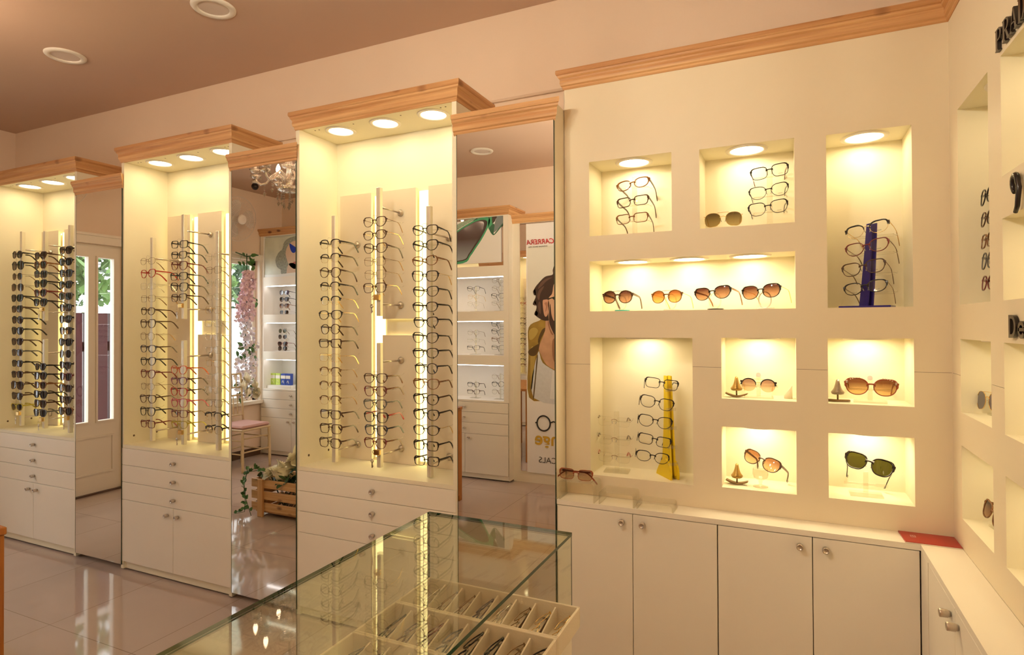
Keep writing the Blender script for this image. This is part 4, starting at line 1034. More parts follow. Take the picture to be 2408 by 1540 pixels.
def lensgrad():
    m, nt, out = newmat('print_lens'); b = N(nt, 'ShaderNodeBsdfPrincipled'); tc = N(nt, 'ShaderNodeTexCoord'); sp = N(nt, 'ShaderNodeSeparateXYZ'); nt.links.new(tc.outputs['Object'], sp.inputs[0])
    mr = N(nt, 'ShaderNodeMapRange'); mr.inputs['From Min'].default_value = 1.98; mr.inputs['From Max'].default_value = 2.2; nt.links.new(sp.outputs['Z'], mr.inputs[0])
    mx = N(nt, 'ShaderNodeMixRGB'); mx.inputs[1].default_value = (.38, .43, .47, 1); mx.inputs[2].default_value = (.095, .06, .055, 1); nt.links.new(mr.outputs[0], mx.inputs[0]); nt.links.new(mx.outputs[0], b.inputs['Base Color']); b.inputs['Roughness'].default_value = .12
    nt.links.new(b.outputs[0], out.inputs[0]); return m
pflat('printed_lens', SM(mp(inner2)), 3, lensgrad(), pb)
pflat('printed_bridge', SM(mp([(1150, 515), (1163, 513), (1158, 530), (1154, 541), (1148, 540)])), 1, MATS['print_green'], pb)
pflat('printed_bridge_shade', mp([(1156, 512), (1168, 511), (1163, 524), (1157, 530)]), 4, MATS['print_dark'], pb)
pflat('printed_far_lens', SM(mp([(1169, 511), (1182, 511), (1182, 527), (1172, 541), (1160, 550), (1161, 535)])), 2, pm('print_far_lens', (.20, .24, .25)), pb)
pflat('printed_far_rim', SM(mp([(1150, 541), (1158, 530), (1162, 533), (1160, 553), (1166, 548), (1182, 528), (1180, 534), (1166, 552), (1158, 556)])), 3, pm('print_deep_green', (.03, .13, .07)), pb)
pflat('printed_jewels', SM(mp([(1010, 560), (1076, 524), (1100, 515), (1121, 513), (1100, 524), (1076, 537), (1020, 570)])), 4, pmat('print_jewels', (.34, .46, .34), .5, var=.9, vscale=160), pb)
# woman with blue lenses poster
pa = empty('poster', (CA, YO, 0), (0, 0, RAD(180)), 'poster of a woman in blue sunglasses on the cabinet beside the window', 'poster')
def ma(pts): return [(CA - (-5.219 + (x - 622) * .0062), 2.383 - (y - 558) * .0048) for x, y in pts]
box('poster_panel', pmat('print_pale_green', (.68, .72, .60), .35, var=.25, vscale=7), (-.385, .398, .012, .029, 1.952, 2.372), pa)
pflat('printed_hair', SM(ma([(648, 612), (655, 596), (664, 588), (668, 574), (676, 566), (690, 562), (712, 561), (730, 570), (736, 590), (734, 620), (728, 646), (668, 647), (660, 634), (652, 628)])), 1, pmat('print_hair', (.33, .36, .30), .5, var=.7, vscale=60), pa)
pflat('printed_skin', SM(ma([(672, 598), (677, 582), (688, 573), (702, 572), (714, 580), (716, 600), (710, 620), (700, 632), (690, 634), (681, 626), (676, 616)])), 2, pm('print_skin', (.72, .55, .42)), pa)
pflat('printed_neck', SM(ma([(680, 622), (704, 626), (706, 648), (676, 648)])), 2, MATS['print_skin'], pa)
pflat('printed_lens', SM(ma([(681, 577), (688, 581), (696, 588), (694, 597), (688, 598), (683, 590)])), 3, pm('print_blue', (.02, .06, .50), .2), pa)
pflat('printed_lens', SM(ma([(699, 588), (706, 581), (714, 577), (712, 590), (707, 598), (701, 597)])), 3, MATS['print_blue'], pa)
pflat('printed_lips', SM(ma([(689, 620), (695, 618), (700, 620), (695, 624)])), 3, pm('print_lip', (.45, .14, .12)), pa)
pflat('printed_band', ma([(622, 644), (650, 645), (697, 642), (730, 642), (730, 650), (622, 650)]), 4, pm('poster_bright', (.86, .88, .84)), pa)

# pier mirror with the tall brand poster
XP = -1.80
t = empty('mirror_panel', (XP, -.52, 0), (0, 0, RAD(180)), 'mirror pier under a pine crown behind the tall poster of a man', 'mirror')
box('carcass', LAM, (-.45, .45, .004, .228, .0, 2.33), t)
box('mirror_glass', MIRROR, (-.40, .375, -.0005, .0038, .10, 2.315), t)
miter_sweep([(-.45, .0), (.45, 0)], crown_prof(2.32, 2.395, .03)).build('crown_molding', [PX, PY], t)
po = empty('poster', (XP, -.512, 0), (0, 0, RAD(180)), 'tall white poster of a bearded man reading CARRERA, seen in the nearest mirror', 'poster')
box('poster_panel', pm('poster_paper', (.92, .91, .92), .4), (XP + 1.49, XP + 2.112, 0, .004, .093, 2.307), po)
def mq(pts): return [(XP - (-2.11 + (1220 + x / 3.347 - 1238) * .00406), 2.145 - (500 + y / 3.347 - 567) * .003762) for x, y in pts]
def sym(L): return L + [(620 - x, y) for x, y in L[::-1]]
pflat('printed_backdrop', mq([(67, 262), (575, 262), (575, 1458), (67, 1458)]), 1, pm('print_backdrop', (.80, .79, .72)), po, 0)
pflat('printed_jacket', SM(mq(sym([(270, 1460), (78, 1460), (74, 1100), (75, 905), (160, 850), (205, 830), (300, 900)]))), 2, pmat('print_jacket', (.30, .19, .035), .5, var=.6, vscale=9), po, 0)
pflat('printed_shirt', SM(mq(sym([(112, 1460), (150, 1100), (185, 1180), (290, 1245)]))), 3, pmat('print_shirt', (.68, .70, .74), .6, var=.12, vscale=40), po, 0)
pflat('printed_placket', mq([(240, 1460), (262, 1240), (292, 1245), (275, 1460)]), 4, pm('print_white', (.82, .82, .84)), po, 0)
pflat('printed_neck', SM(mq(sym([(300, 1240), (215, 1195), (165, 1100), (160, 1050), (205, 930), (228, 800)]))), 4, pmat('print_skin_warm', (.55, .32, .19), .6, var=.3, vscale=12), po, 0)
pflat('printed_hair', SM(mq(sym([(288, 410), (268, 455), (266, 492), (210, 505), (165, 545), (128, 590), (120, 625), (134, 660), (120, 700), (140, 740), (128, 800), (160, 832), (200, 850), (240, 850)]))), 5, pm('print_hair_dark', (.045, .022, .016)), po, 0)
pflat('printed_face', SM(mq(sym([(300, 990), (255, 930), (236, 850), (232, 690), (262, 640), (280, 560)]))), 6, pm('print_face', (.62, .38, .25)), po, 0)
pflat('printed_ear', SM(mq([(188, 700), (205, 686), (232, 690), (238, 730), (228, 800), (210, 820), (196, 790)])), 6, pm('print_ear', (.60, .33, .22)), po, 0)
pflat('printed_ear_fold', SM(mq([(202, 715), (218, 705), (226, 720), (220, 765), (208, 780), (214, 740)])), 7, pm('print_ear_fold', (.40, .19, .12)), po, 0)
pflat('printed_beard', SM(mq(sym([(300, 1000), (262, 930), (238, 860), (240, 760), (247, 720), (256, 800), (272, 850), (288, 845), (300, 850)]))), 7, MATS['print_hair_dark'], po, 0)
pflat('printed_spectacles', SM(mq([(232, 678), (262, 668), (300, 660), (300, 672), (280, 690), (262, 678), (236, 686)])), 8, BLK, po, 0)
pflat('printed_spectacles', SM(mq([(388, 678), (358, 668), (312, 660), (312, 672), (340, 690), (358, 678), (384, 686)])), 8, BLK, po, 0)
DJ = pm('print_jacket_dark', (.10, .055, .015)); LJ = pm('print_jacket_light', (.46, .33, .08)); NS = pm('print_neck_shade', (.30, .14, .075)); HL = pm('print_hair_light', (.12, .06, .045))
for q_ in ([(80, 930), (120, 905), (150, 930), (120, 985), (84, 1000)], [(90, 1090), (118, 1060), (128, 1120), (110, 1300), (92, 1400)]): pflat('printed_fold', SM(mq(q_)), 3, LJ, po, 0); pflat('printed_fold', SM(mq([(620 - a, b) for a, b in q_])), 3, LJ, po, 0)
for q_ in ([(76, 1085), (150, 1035), (160, 1050), (140, 1110), (112, 1130), (80, 1120)], [(170, 1000), (205, 930), (212, 905), (180, 925), (150, 1000), (158, 1040)], [(108, 1455), (126, 1280), (140, 1130), (148, 1140), (132, 1300), (116, 1455)]): pflat('printed_fold', SM(mq(q_)), 3.4, DJ, po, 0); pflat('printed_fold', SM(mq([(620 - a, b) for a, b in q_])), 3.4, DJ, po, 0)
for q_ in ([(262, 1010), (288, 1000), (292, 1150), (278, 1175), (262, 1120)], [(232, 850), (246, 900), (270, 960), (250, 950), (228, 880)]): pflat('printed_shade', SM(mq(q_)), 4.5, NS, po, 0)
for q_ in ([(150, 600), (180, 545), (225, 520), (262, 515), (220, 540), (180, 580)], [(146, 660), (160, 610), (200, 580), (170, 640), (160, 690)], [(150, 740), (160, 700), (172, 720), (170, 800)], [(272, 470), (284, 430), (288, 490)]): pflat('printed_strand', SM(mq(q_)), 5.4, HL, po, 0)
for q_ in ([(128, 600), (112, 620), (122, 650), (134, 640)], [(124, 690), (110, 720), (130, 730), (138, 715)], [(134, 770), (122, 800), (140, 812), (150, 790)]): pflat('printed_curl', SM(mq(q_)), 5, MATS['print_hair_dark'], po, 0)
CRED = pm('print_red', (.42, .015, .02)); TXT = pm('print_black', (.02, .016, .015))
text(po, 'CARRERA', XP + 2.104, 2.120, .062, CRED, 'RIGHT', .25, bold=.0008, sx=.98)
text(po, 'EYEWEAR SINCE 1956', XP + 2.088, 2.092, .017, TXT, 'RIGHT', sx=1.1)
m = MB()
for x in (1.952, 1.765): m.tube([(XP + x + .062 * cos(q), -.003, .537 + .066 * sin(q)) for q in [k * pi / 16 for k in range(32)]], .0068, 6, closed=True)
m.tube([(XP + 1.890, -.003, .545), (XP + 1.858, -.003, .558), (XP + 1.827, -.003, .545)], .006, 6); m.tube([(XP + 2.014, -.003, .545), (XP + 2.03, -.003, .537)], .005, 6)
m.build('printed_glasses', TXT, po)
text(po, 'nge', XP + 2.037, .348, .165, pm('print_gold', (.66, .42, .05)), 'RIGHT', bold=.003)
text(po, 'ICALS', XP + 2.000, .190, .074, TXT, 'RIGHT', bold=-.0005)

# glasses on the opposite shelves
def shelf_stand(X, z0, zs, label):
    t = empty('acrylic_stand', (X, YO - .13, z0), (0, 0, RAD(180)), label, 'glasses stand', 'clear stands on the opposite shelves')
    m = MB(); m.bbox(-.045, .045, -.03, .03, 0, .005, .001); m.build('stand_base', ACR, t)
    h = max(zs) - z0 + .03
    m = MB(); m.bbox(-.008, .008, .012, .016, .0051, h, .0008); m.build('stand_post', ACR, t)
def shelf_glasses(X, z0, zs, shelf, cabn, side, shs, cls, lens=None):
    shelf_stand(X, z0 + .0005, zs, 'clear stand, %s column on the %s shelf of the %s cabinet' % (side, shelf, cabn))
    for i, z in enumerate(zs):
        metal = cls[i] in ('silver', 'gold', 'bronze')
        glasses((X, YO - .09, z), (RAD(-5), 0, RAD(180 + random.uniform(-4, 4))), '%s %s %s, %s in the %s column, %s shelf, %s cabinet' % (cls[i], shs[i], 'sunglasses' if lens else 'glasses', ordtop(i, len(zs)), side, shelf, cabn), 'frames on the opposite shelves',
                shs[i], cls[i], cls[i], lens[i] if lens else 'clear', 'wire' if metal else 'full', pads=False, thick=1.1)
shelf_glasses(-2.40, 1.53, [1.812, 1.74, 1.671, 1.604], 'upper', 'green-poster', 'right', ['round', 'round', 'cat-eye', 'oval'], ['bronze', 'bronze', 'black', 'bronze'])
shelf_glasses(-2.655, 1.53, [1.744, 1.67, 1.605], 'upper', 'green-poster', 'left', ['cat-eye', 'round', 'round'], ['grey', 'gold', 'silver'])
shelf_glasses(-2.40, 1.13, [1.413, 1.345, 1.273, 1.199], 'middle', 'green-poster', 'right', ['wayfarer', 'wayfarer', 'rectangular', 'rectangular'], ['black', 'black', 'tortoiseshell', 'grey'])
shelf_glasses(-2.657, 1.13, [1.335, 1.264, 1.194], 'middle', 'green-poster', 'left', ['round', 'rectangular', 'rectangular'], ['bronze', 'silver', 'grey'])
shelf_glasses(-2.403, .722, [.932, .865, .795], 'lower', 'green-poster', 'right', ['round', 'round', 'round'], ['bronze', 'black', 'bronze'])
shelf_glasses(-2.659, .722, [.851, .784], 'lower', 'green-poster', 'left', ['browline', 'rectangular'], ['black', 'dark brown'])
shelf_glasses(-5.014, 1.53, [1.772, 1.698, 1.627, 1.557], 'upper', 'blue-poster', 'left', ['butterfly', 'butterfly', 'butterfly', 'square'], ['black', 'black', 'tortoiseshell', 'silver'], ['blue', 'smoke', 'brown', 'smoke'])
shelf_glasses(-5.039, 1.13, [1.352, 1.286, 1.209, 1.160], 'middle', 'blue-poster', 'left', ['round', 'butterfly', 'butterfly', 'aviator'], ['bronze', 'silver', 'burgundy', 'silver'], ['green', 'smoke', 'smoke', 'smoke'])
PG = pm('box_green', (.50, .66, .12)); PBL = pm('box_blue', (.03, .07, .36)); PWH = pm('box_white', (.84, .82, .76))
for x0, mt, lb in ((-5.225, PG, 'first green lens-care carton from the window'), (-5.150, PG, 'second green lens-care carton from the window'), (-5.072, PBL, 'first blue lens-care carton beside the green ones'), (-5.000, PBL, 'second blue lens-care carton, farther from the window')):
    o = empty('carton', (x0 + .034, -.55, .7565), (0, 0, RAD(180)), lb + ', on the white box', 'box', 'lens-care cartons on the lower shelf')
    m = MB(); m.bbox(-.033, .033, -.022, .022, 0, .125, .0012); m.build('carton_body', mt, o)
    m = MB(); m.box(-.033, .033, -.0224, -.0221, .07, .105); m.build('carton_band', PWH, o)
    m = MB(); m.tube([(-.012, -.0226, .02), (0, -.0226, .05), (.014, -.0226, .028)], .004, 6); m.build('carton_mark', PWH if mt is PBL else pm('box_lime', (.75, .82, .40)), o)
tag(box('gift_box', PWH, (-5.215, -4.86, -.63, -.47, .7225, .7560), None, .002), 'long flat white box under the lens-care cartons', 'box')

# ------------------------------------------------------------------ chandelier
CRY = clearmat('cut_crystal', (.62, .54, .46), 1.7, haze=.22, base=.10)
CRYM = pmat('silvered_crystal', (.80, .75, .68), .15, .8, var=.35, vscale=60)
BULB = emat('candle_bulb_glow', (1, .72, .48), 115); ADDED_BULB = emat('added_candle_bulb_glow', (1, .89, .68), 560)  # the stronger glow is only for the added, unseen chandelier
ch = empty('chandelier', (-3.40, 1.01, 0), (0, 0, 0), 'crystal chandelier with candle bulbs and drops, seen in the middle mirror', 'chandelier', 'crystal chandeliers in a row')
m = MB(); m.lathe([(1e-5, ZC - .001), (.055, ZC - .001), (.05, ZC - .02), (.012, ZC - .035), (1e-5, ZC - .035)], (0, 0, 0), 20); m.build('ceiling_rose', CRYM, ch)
m = MB(); m.lathe([(1e-5, 2.84), (.010, 2.84), (.008, 2.76), (.028, 2.74), (.034, 2.72), (.014, 2.70), (.020, 2.66), (.030, 2.62), (.016, 2.58), (.024, 2.53), (.036, 2.50), (.020, 2.455), (.012, 2.43), (1e-5, 2.43)], (0, 0, 0), 16); m.build('center_column', CRYM, ch)
fl = lambda q: 1 + .05 * cos(14 * q)
def bowl(z, r, h, nm='bowl'):
    m = MB(); m.lathe([(.01, z), (r * .55, z + h * .12), (r * .85, z + h * .45), (r, z + h), (r * .95, z + h), (r * .8, z + h * .5), (r * .5, z + h * .2), (.01, z + h * .1)], (0, 0, 0), 42, 0, fl); return m
bowl(2.405, .088, .042).build('bowl', CRYM, ch); bowl(2.585, .058, .03).build('bowl', CRYM, ch); bowl(2.675, .075, .04).build('bowl', CRYM, ch)
def drop(par, x, y, z, L, big=1):
    m = MB(); n = max(2, int(L / .016))
    for k in range(n): m.sphere((x, y, z - .008 - k * .016), .0052, 6, 4)
    zz = z - n * .016; s = .016 * big
    vs = [(x, y, zz)] + [(x + s * cos(a), y + s * .5 * sin(a), zz - s * 1.1) for a in [k * pi / 3 for k in range(6)]] + [(x, y, zz - s * 2.4)]
    m.add(vs, [(0, 1 + k, 1 + (k + 1) % 6) for k in range(6)] + [(7, 1 + (k + 1) % 6, 1 + k) for k in range(6)]); m.build('crystal_drop', CRY, par)
for k in range(9):
    a = 2 * pi * k / 9; drop(ch, .082 * cos(a), .082 * sin(a), 2.425, .05 + .03 * (k % 3))
drop(ch, 0, 0, 2.415, .11, 1.2); drop(ch, .03, .02, 2.41, .08); drop(ch, -.03, .02, 2.41, .09)
for k in range(6):
    a = 2 * pi * (k + .43) / 6; c_, s_ = cos(a), sin(a)
    f = lambda r, z: (r * c_, r * s_, z)
    ar = MB(); ar.tube([f(.02, 2.49), f(.055, 2.54), f(.09, 2.555), f(.125, 2.525), f(.16, 2.475), f(.20, 2.462), f(.232, 2.485), f(.24, 2.53), f(.24, 2.545)], [.008, .009, .009, .0085, .008, .008, .0075, .007, .007], 8); ao = ar.build('arm', CRYM, ch)
    b = bowl(2.545, .042, .028); b.xform(Matrix.Translation((.24 * c_, .24 * s_, 0))); b.build('drip_cup', CRYM, ao)
    b = bowl(2.505, .034, .026); b.xform(Matrix.Translation((.24 * c_, .24 * s_, 0))); b.build('drip_cup', CRYM, ao)
    m = MB(); m.cyl(f(.24, 2.56), f(.24, 2.60), .011, 12); m.build('candle_sleeve', pm('ivory_sleeve', (.78, .70, .58)), ao)
    m = MB(); m.lathe([(1e-5, 2.60), (.010, 2.602), (.0175, 2.625), (.014, 2.648), (.006, 2.668), (1e-5, 2.676)], (.24 * c_, .24 * s_, 0), 14); m.build('bulb', BULB, ao)
    for dq in (-.5, .5, 1.6): drop(ch, .24 * c_ + .04 * cos(a + dq * 2), .24 * s_ + .04 * sin(a + dq * 2), 2.556, .022, .8)
    drop(ch, .175 * c_, .175 * s_, 2.462, .06, 1.1)

c2 = copy_tree(ch); c2.location = (-1.0, .50, -.28); c2['label'] = 'unseen crystal chandelier with candle bulbs, added over the counter to light the niche wall'  # unseen second chandelier, added to brighten the niche wall
MB().cyl((0, 0, 2.83), (0, 0, 3.12), .007, 10).build('stem', CRYM, c2)
for a_ in c2.children:
    if a_.name.startswith('ceiling_rose'): a_.location.z += .28
    for b_ in a_.children:
        if b_.name.startswith('bulb'): b_.material_slots[0].link = 'OBJECT'; b_.material_slots[0].material = ADDED_BULB

# ------------------------------------------------------------------ fans, ceiling downlights, dome camera
FANW = pmat('fan_plastic', (.74, .66, .58), .4); BLADE = clearmat('fan_blade', (.80, .74, .68), 1.4, haze=.5)
def fan(y, z, label):
    t = empty('wall_fan', (XL, y, z), (0, 0, 0), label, 'fan', 'white wall fans above the door and window')
    m = MB(); m.bbox(.0005, .04, -.05, .05, -.20, -.06, .006); m.build('wall_bracket', FANW, t)
    m = MB(); m.cyl((.02, 0, -.12), (.10, 0, -.05), .018, 10); m.cyl((.10, 0, -.05), (.13, 0, -.02), .022, 10); m.build('neck', FANW, t)
    h = bpy.data.objects.new('fan_head', None)
    Mt = Matrix.Translation((.20, 0, 0)) @ Matrix.Rotation(RAD(10), 4, 'Y') @ Matrix.Rotation(RAD(90), 4, 'Y')
    m = MB(); m.lathe([(1e-5, -.11), (.035, -.11), (.052, -.09), (.055, -.03), (.04, -.02), (1e-5, -.02)], (0, 0, 0), 20); m.xform(Mt); m.build('motor_housing', FANW, t)
    R = .225; m = MB()
    pr = [(.05, .062), (.10, .060), (.16, .048), (.205, .024), (R, 0)]
    for r, zz in ((R, 0), (.16, .048), (.16, -.04), (.10, .06)): m.tube([(r * cos(q), r * sin(q), zz) for q in [k * pi / 24 for k in range(48)]], .0028 if r == R else .0012, 5, closed=True)
    for k in range(48):
        a = 2 * pi * k / 48
        m.tube([(r * cos(a), r * sin(a), zz) for r, zz in pr], .0009, 4, cap=False)
        m.tube([(r * cos(a), r * sin(a), -zz * .8) for r, zz in pr], .0009, 4, cap=False)
    m.xform(Mt); m.build('cage', FANW, t)
    m = MB(); m.lathe([(.05, .060), (.048, .070), (.035, .075), (1e-5, .076)], (0, 0, 0), 24); m.xform(Mt); m.build('badge', pm('fan_badge', (.84, .78, .70)), t)
    for b in range(3):
        m = MB(); a0 = 2 * pi * b / 3 + .4; vs = []
        for i in range(7):
            r = .03 + .165 * i / 6
            for j in range(5):
                u = j / 4 - .5; w = (.45 + 1.2 * sin(pi * (i + .6) / 8.2)) * .9
                a = a0 + u * w * .9; vs.append((r * cos(a), r * sin(a), u * .035 + .004))
        m.add(vs, [(i * 5 + j, i * 5 + j + 1, i * 5 + 6 + j, i * 5 + 5 + j) for i in range(6) for j in range(4)], True); m.xform(Mt); m.build('blade', BLADE, t)
fan(.03, 2.50, 'white wall fan above the window, seen in the middle mirror')
fan(1.68, 2.55, 'white wall fan above the door, edge seen in the far left mirror')
for x, y, lb in ((-2.377, 1.906, 'round unlit ceiling downlight nearer the viewer, above the nearest lit cabinet'), (-3.517, 1.906, 'round unlit ceiling downlight farther left on the ceiling'), (-2.312, -.046, 'round unlit ceiling downlight reflected in the nearest mirror')):
    t = empty('ceiling_downlight', (x, y, ZC), (0, 0, 0), lb, 'ceiling light', 'unlit ceiling downlights')
    m = MB(); m.lathe([(.066, -.002), (.066, -.006), (.070, -.010), (.090, -.010), (.096, -.004), (.096, 0)], (0, 0, 0), 40); m.build('trim_ring', RING, t)
    m = MB(); m.lathe([(.0665, -.003), (1e-5, -.003)], (0, 0, 0), 40); m.build('diffuser', pm('unlit_diffuser', (.70, .60, .54), .5), t)
t = empty('dome_camera', (-4.84, .03, ZC), (0, 0, 0), 'black dome camera on the ceiling near the window', 'camera')
m = MB(); m.cyl((0, 0, 0), (0, 0, -.03), .03, 16); m.build('camera_base', FANW, t)
m = MB(); m.sphere((0, 0, -.058), .035, 16, 10); m.build('camera_dome', BLK, t)

# ------------------------------------------------------------------ chair, crate of roses, garland
BAM = pmat('cream_bamboo', (.66, .52, .31), .4, var=.12, vscale=30); PINKC = pmat('pink_cushion', (.56, .33, .29), .85, bump=.3)
t = empty('chair', (-4.915, .11, 0), (0, 0, 0), 'cream bamboo-style chair with a pink cushion beside the window', 'chair')
# faces +x ; half sizes
def knuckled(p0, p1, r=.011):
    a, b = Vector(p0), Vector(p1); P = []; R = []
    for k in range(13):
        P.append(a.lerp(b, k / 12)); R.append(r * (1.22 if k in (3, 6, 9) else 1))
    return MB().tube(P, R, 10)
for sx in (-1, 1):
    for sy in (-1, 1):
        if sx > 0: knuckled((.185, sy * .165, 0), (.175, sy * .160, .405), .0125).build('leg', BAM, t)
        else: knuckled((-.20, sy * .155, 0), (-.175, sy * .155, .41), .0125).build('leg', BAM, t)
m = MB()
for sy in (-1, 1): m.tube([(-.175, sy * .155, .41), (-.19, sy * .155, .62), (-.215, sy * .155, .92)], .0105, 8)
for z, x in ((.915, -.214), (.78, -.203), (.70, -.197), (.50, -.183)): m.tube([(x, -.155, z), (x - .008, 0, z), (x, .155, z)], .0095, 8)
for k in range(5):
    y = -.10 + .05 * k; m.tube([(-.189, y, .50), (-.200, y, .70)], .006, 6); m.tube([(-.209, y, .78), (-.220, y, .915)], .006, 6)
m.build('backrest', BAM, t)
m = MB(); m.bbox(-.19, .19, -.175, .175, .392, .412, .006); m.build('seat_frame', BAM, t)
for z, a in ((.30, .02), (.17, .0)):
    m = MB()
    for sy in (-1, 1): m.tube([(-.18, sy * .155, z), (.18, sy * .161, z)], .007, 8)
    m.tube([(.18, -.16, z + .02), (.18, .16, z + .02)], .007, 8); m.tube([(-.185, -.155, z), (-.185, .155, z)], .007, 8); m.build('stretcher', BAM, t)
m = MB(); m.bbox(-.18, .185, -.170, .170, .4125, .445, .014); m.build('cushion', PINKC, t)

cr = empty('crate', (-3.33, 1.0, 0), (0, 0, 0), 'pine slat crate full of cream roses on the floor, seen in the middle mirror', 'crate')
for z in (.04, .125, .21):
    for y in (-.145, .13): box('slat', PZ, (-.31, .30, y, y + .015, z, z + .060), cr, .002)
    for x in (-.30, .282): box('slat', PZ, (x, x + .015, -.1295, .1295, z, z + .060), cr, .002)
for x in (-.205, .195):
    for y in (-.1655, .1455): box('post', PZV, (x - .025, x + .025, y, y + .02, 0, .275), cr, .002)
box('crate_floor', PZ, (-.28, .28, -.128, .128, .025, .039), cr)
ROSEM = pmat('cream_petal', (.92, .86, .66), .6); LEAFM = pmat('rose_leaf', (.04, .09, .025), .5, var=.4, vscale=30); VINE = pmat('ivy_leaf', (.07, .17, .04), .5, var=.4, vscale=30)
def rose_mesh():
    m = MB()
    for lay in range(4):
        n = 3 + lay; R = .010 + .0085 * lay
        for k in range(n):
            a0 = 2 * pi * k / n + lay * .7; vs = []
            for i in range(5):
                v = i / 4
                for j in range(5):
                    u = j / 4 - .5; a = a0 + u * (2 * pi / n) * 1.35
                    r = R * (.35 + .75 * v + .25 * v * v * (lay / 3)) ; z = (-.022 + .045 * v - .008 * lay * v * v + .004 * (1 - 4 * u * u) * v)
                    vs.append((r * cos(a), r * sin(a), z))
            m.add(vs, [(i * 5 + j, i * 5 + j + 1, i * 5 + 6 + j, i * 5 + 5 + j) for i in range(4) for j in range(4)], True)
    m.sphere((0, 0, .004), .010, 8, 5); me = m.mesh('rose'); me.materials.append(ROSEM); return me
RM = rose_mesh()
spots = [(-3.50, 1.10, .315), (-3.42, 1.11, .33), (-3.455, 1.03, .35), (-3.36, 1.10, .31), (-3.34, 1.04, .37), (-3.285, 1.07, .40), (-3.27, 1.11, .45), (-3.235, 1.06, .50), (-3.20, 1.10, .43), (-3.17, 1.03, .54), (-3.13, 1.08, .47), (-3.10, 1.02, .41), (-3.12, .94, .50), (-3.22, .96, .40), (-3.38, .94, .34), (-3.06, .95, .36)]
wh = ['low at the left front of the heap', 'beside the left corner post', 'behind the two front left roses', 'low at the front middle', 'above the front middle rose', 'where the heap starts to climb', 'high on the front of the heap', 'near the top of the heap', 'midway up on the right', 'topmost of the heap', 'on the right flank', 'low on the right flank', 'high at the back', 'midway at the back', 'low at the back', 'at the right end']
for i, (x, y, z) in enumerate(spots):
    o = bpy.data.objects.new('rose', RM); COL.objects.link(o); o.location = (x, y, z); s = random.uniform(1.25, 1.5); o.scale = (s, s, s)
    o.rotation_euler = (RAD(random.uniform(-70, -10)), RAD(random.uniform(-25, 25)), random.uniform(0, 6)); tag(o, 'cream rose %s in the pine crate' % wh[i], 'flower', 'cream roses in the crate')
def leaf(m, p, d, up, L, W):
    p = Vector(p); d = Vector(d).normalized(); s = d.cross(Vector(up)).normalized(); n = s.cross(d)
    P = [p, p + d * L * .3 + s * W * .5 + n * W * .1, p + d * L * .65 + s * W * .42 + n * W * .05, p + d * L, p + d * L * .65 - s * W * .42 + n * W * .05, p + d * L * .3 - s * W * .5 + n * W * .1]
    m.add(P, [(0, 1, 2, 3), (0, 3, 4, 5)], True)
rd = lambda a=1: Vector((random.uniform(-a, a), random.uniform(-a, a), random.uniform(-a, a)))
m = MB()
for k in range(95):
    x = random.uniform(-.27, .26); h = .20 + .28 * max(0, (x + .10) / .36) * random.random() + random.uniform(0, .08)
    leaf(m, (x, random.uniform(-.12, .135), h), rd() + Vector((0, .6, .1)), (0, .2, 1), .065, .040)
for k in range(40): m.tube([(random.uniform(-.2, .2), random.uniform(-.1, .1), .04), (random.uniform(-.22, .24), random.uniform(-.1, .1), .30)], .0025, 5)
o = m.build('rose_foliage', LEAFM, None, (-3.33, 1.0, 0)); tag(o, 'dark green rose leaves and stems filling the pine crate', 'foliage', kind='stuff')
iv = empty('ivy', (-3.60, 1.10, .28), (0, 0, 0), 'trailing ivy hanging over the left end of the pine crate', 'plant')
paths = [[(.12, .06, .06), (.04, .08, .08), (-.05, .08, .04), (-.075, .08, -.05), (-.06, .085, -.15), (-.06, .09, -.25), (-.14, .10, -.27)], [(.06, .04, .06), (-.02, .10, .05), (-.045, .11, -.06), (-.03, .10, -.16), (.03, .11, -.262)]]
m = MB()
for p in paths: m.tube(p, .0022, 5)
m.build('vine', LEAFM, iv); m = MB()
for p in paths:
    for a, b in zip(p, p[1:]):
        for q in range(5):
            c = Vector(a).lerp(Vector(b), q / 5); leaf(m, c + Vector((0, 0, .012)), rd() + Vector((0, .3, .2)), (0, 1, .3), .034, .028)
o = m.build('ivy_leaf', VINE, iv); o['kind'] = 'stuff'
# hanging blossom garland in the window
gl = empty('flower_garland', (-5.17, -.16, 2.08), (0, 0, 0), 'pink and lilac blossom garland hanging in front of the window', 'garland')
PK = pmat('pink_blossom', (.86, .64, .70), .7, var=.12, vscale=25); LV = pmat('lilac_blossom', (.86, .80, .86), .7, var=.15, vscale=25); RS = ROSEM
def blossoms(z0, z1, w0, w1, n, mat, sz):
    m = MB()
    for k in range(n):
        u = random.random(); z = z0 + (z1 - z0) * u; w = w0 + (w1 - w0) * u; a = random.uniform(0, 2 * pi); r = w * sqrt(random.random())
        c = Vector((max(-.06, r * cos(a) * .55), r * sin(a) + .02 * sin(9 * z), z)); ax = (rd() + Vector((1.0, .4, .1))).normalized()
        for q in range(5):
            t_ = Vector((cos(q * 1.257), sin(q * 1.257), .35)); R = ax.to_track_quat('Z', 'Y'); d = R @ t_; leaf(m, c, d, ax, sz, sz * .85)
    return m
for z0, z1, w0, w1, n, mt, sz in ((-.10, -.62, .07, .12, 330, PK, .026), (-.55, -.90, .10, .07, 130, LV, .022), (-.85, -1.42, .13, .12, 230, LV, .024)):
    o = blossoms(z0, z1, w0, w1, n, mt, sz).build('blossom', mt, gl); o['kind'] = 'stuff'
m = MB(); m.tube([(0, .0, .09), (.0, .0, -.4), (.0, .02, -.9), (0, 0, -1.45)], .005, 6); m.tube([(0, -.15, .09), (.0, 0, .06), (0, .14, .09)], .006, 6); m.build('stem', LEAFM, gl); m = MB()
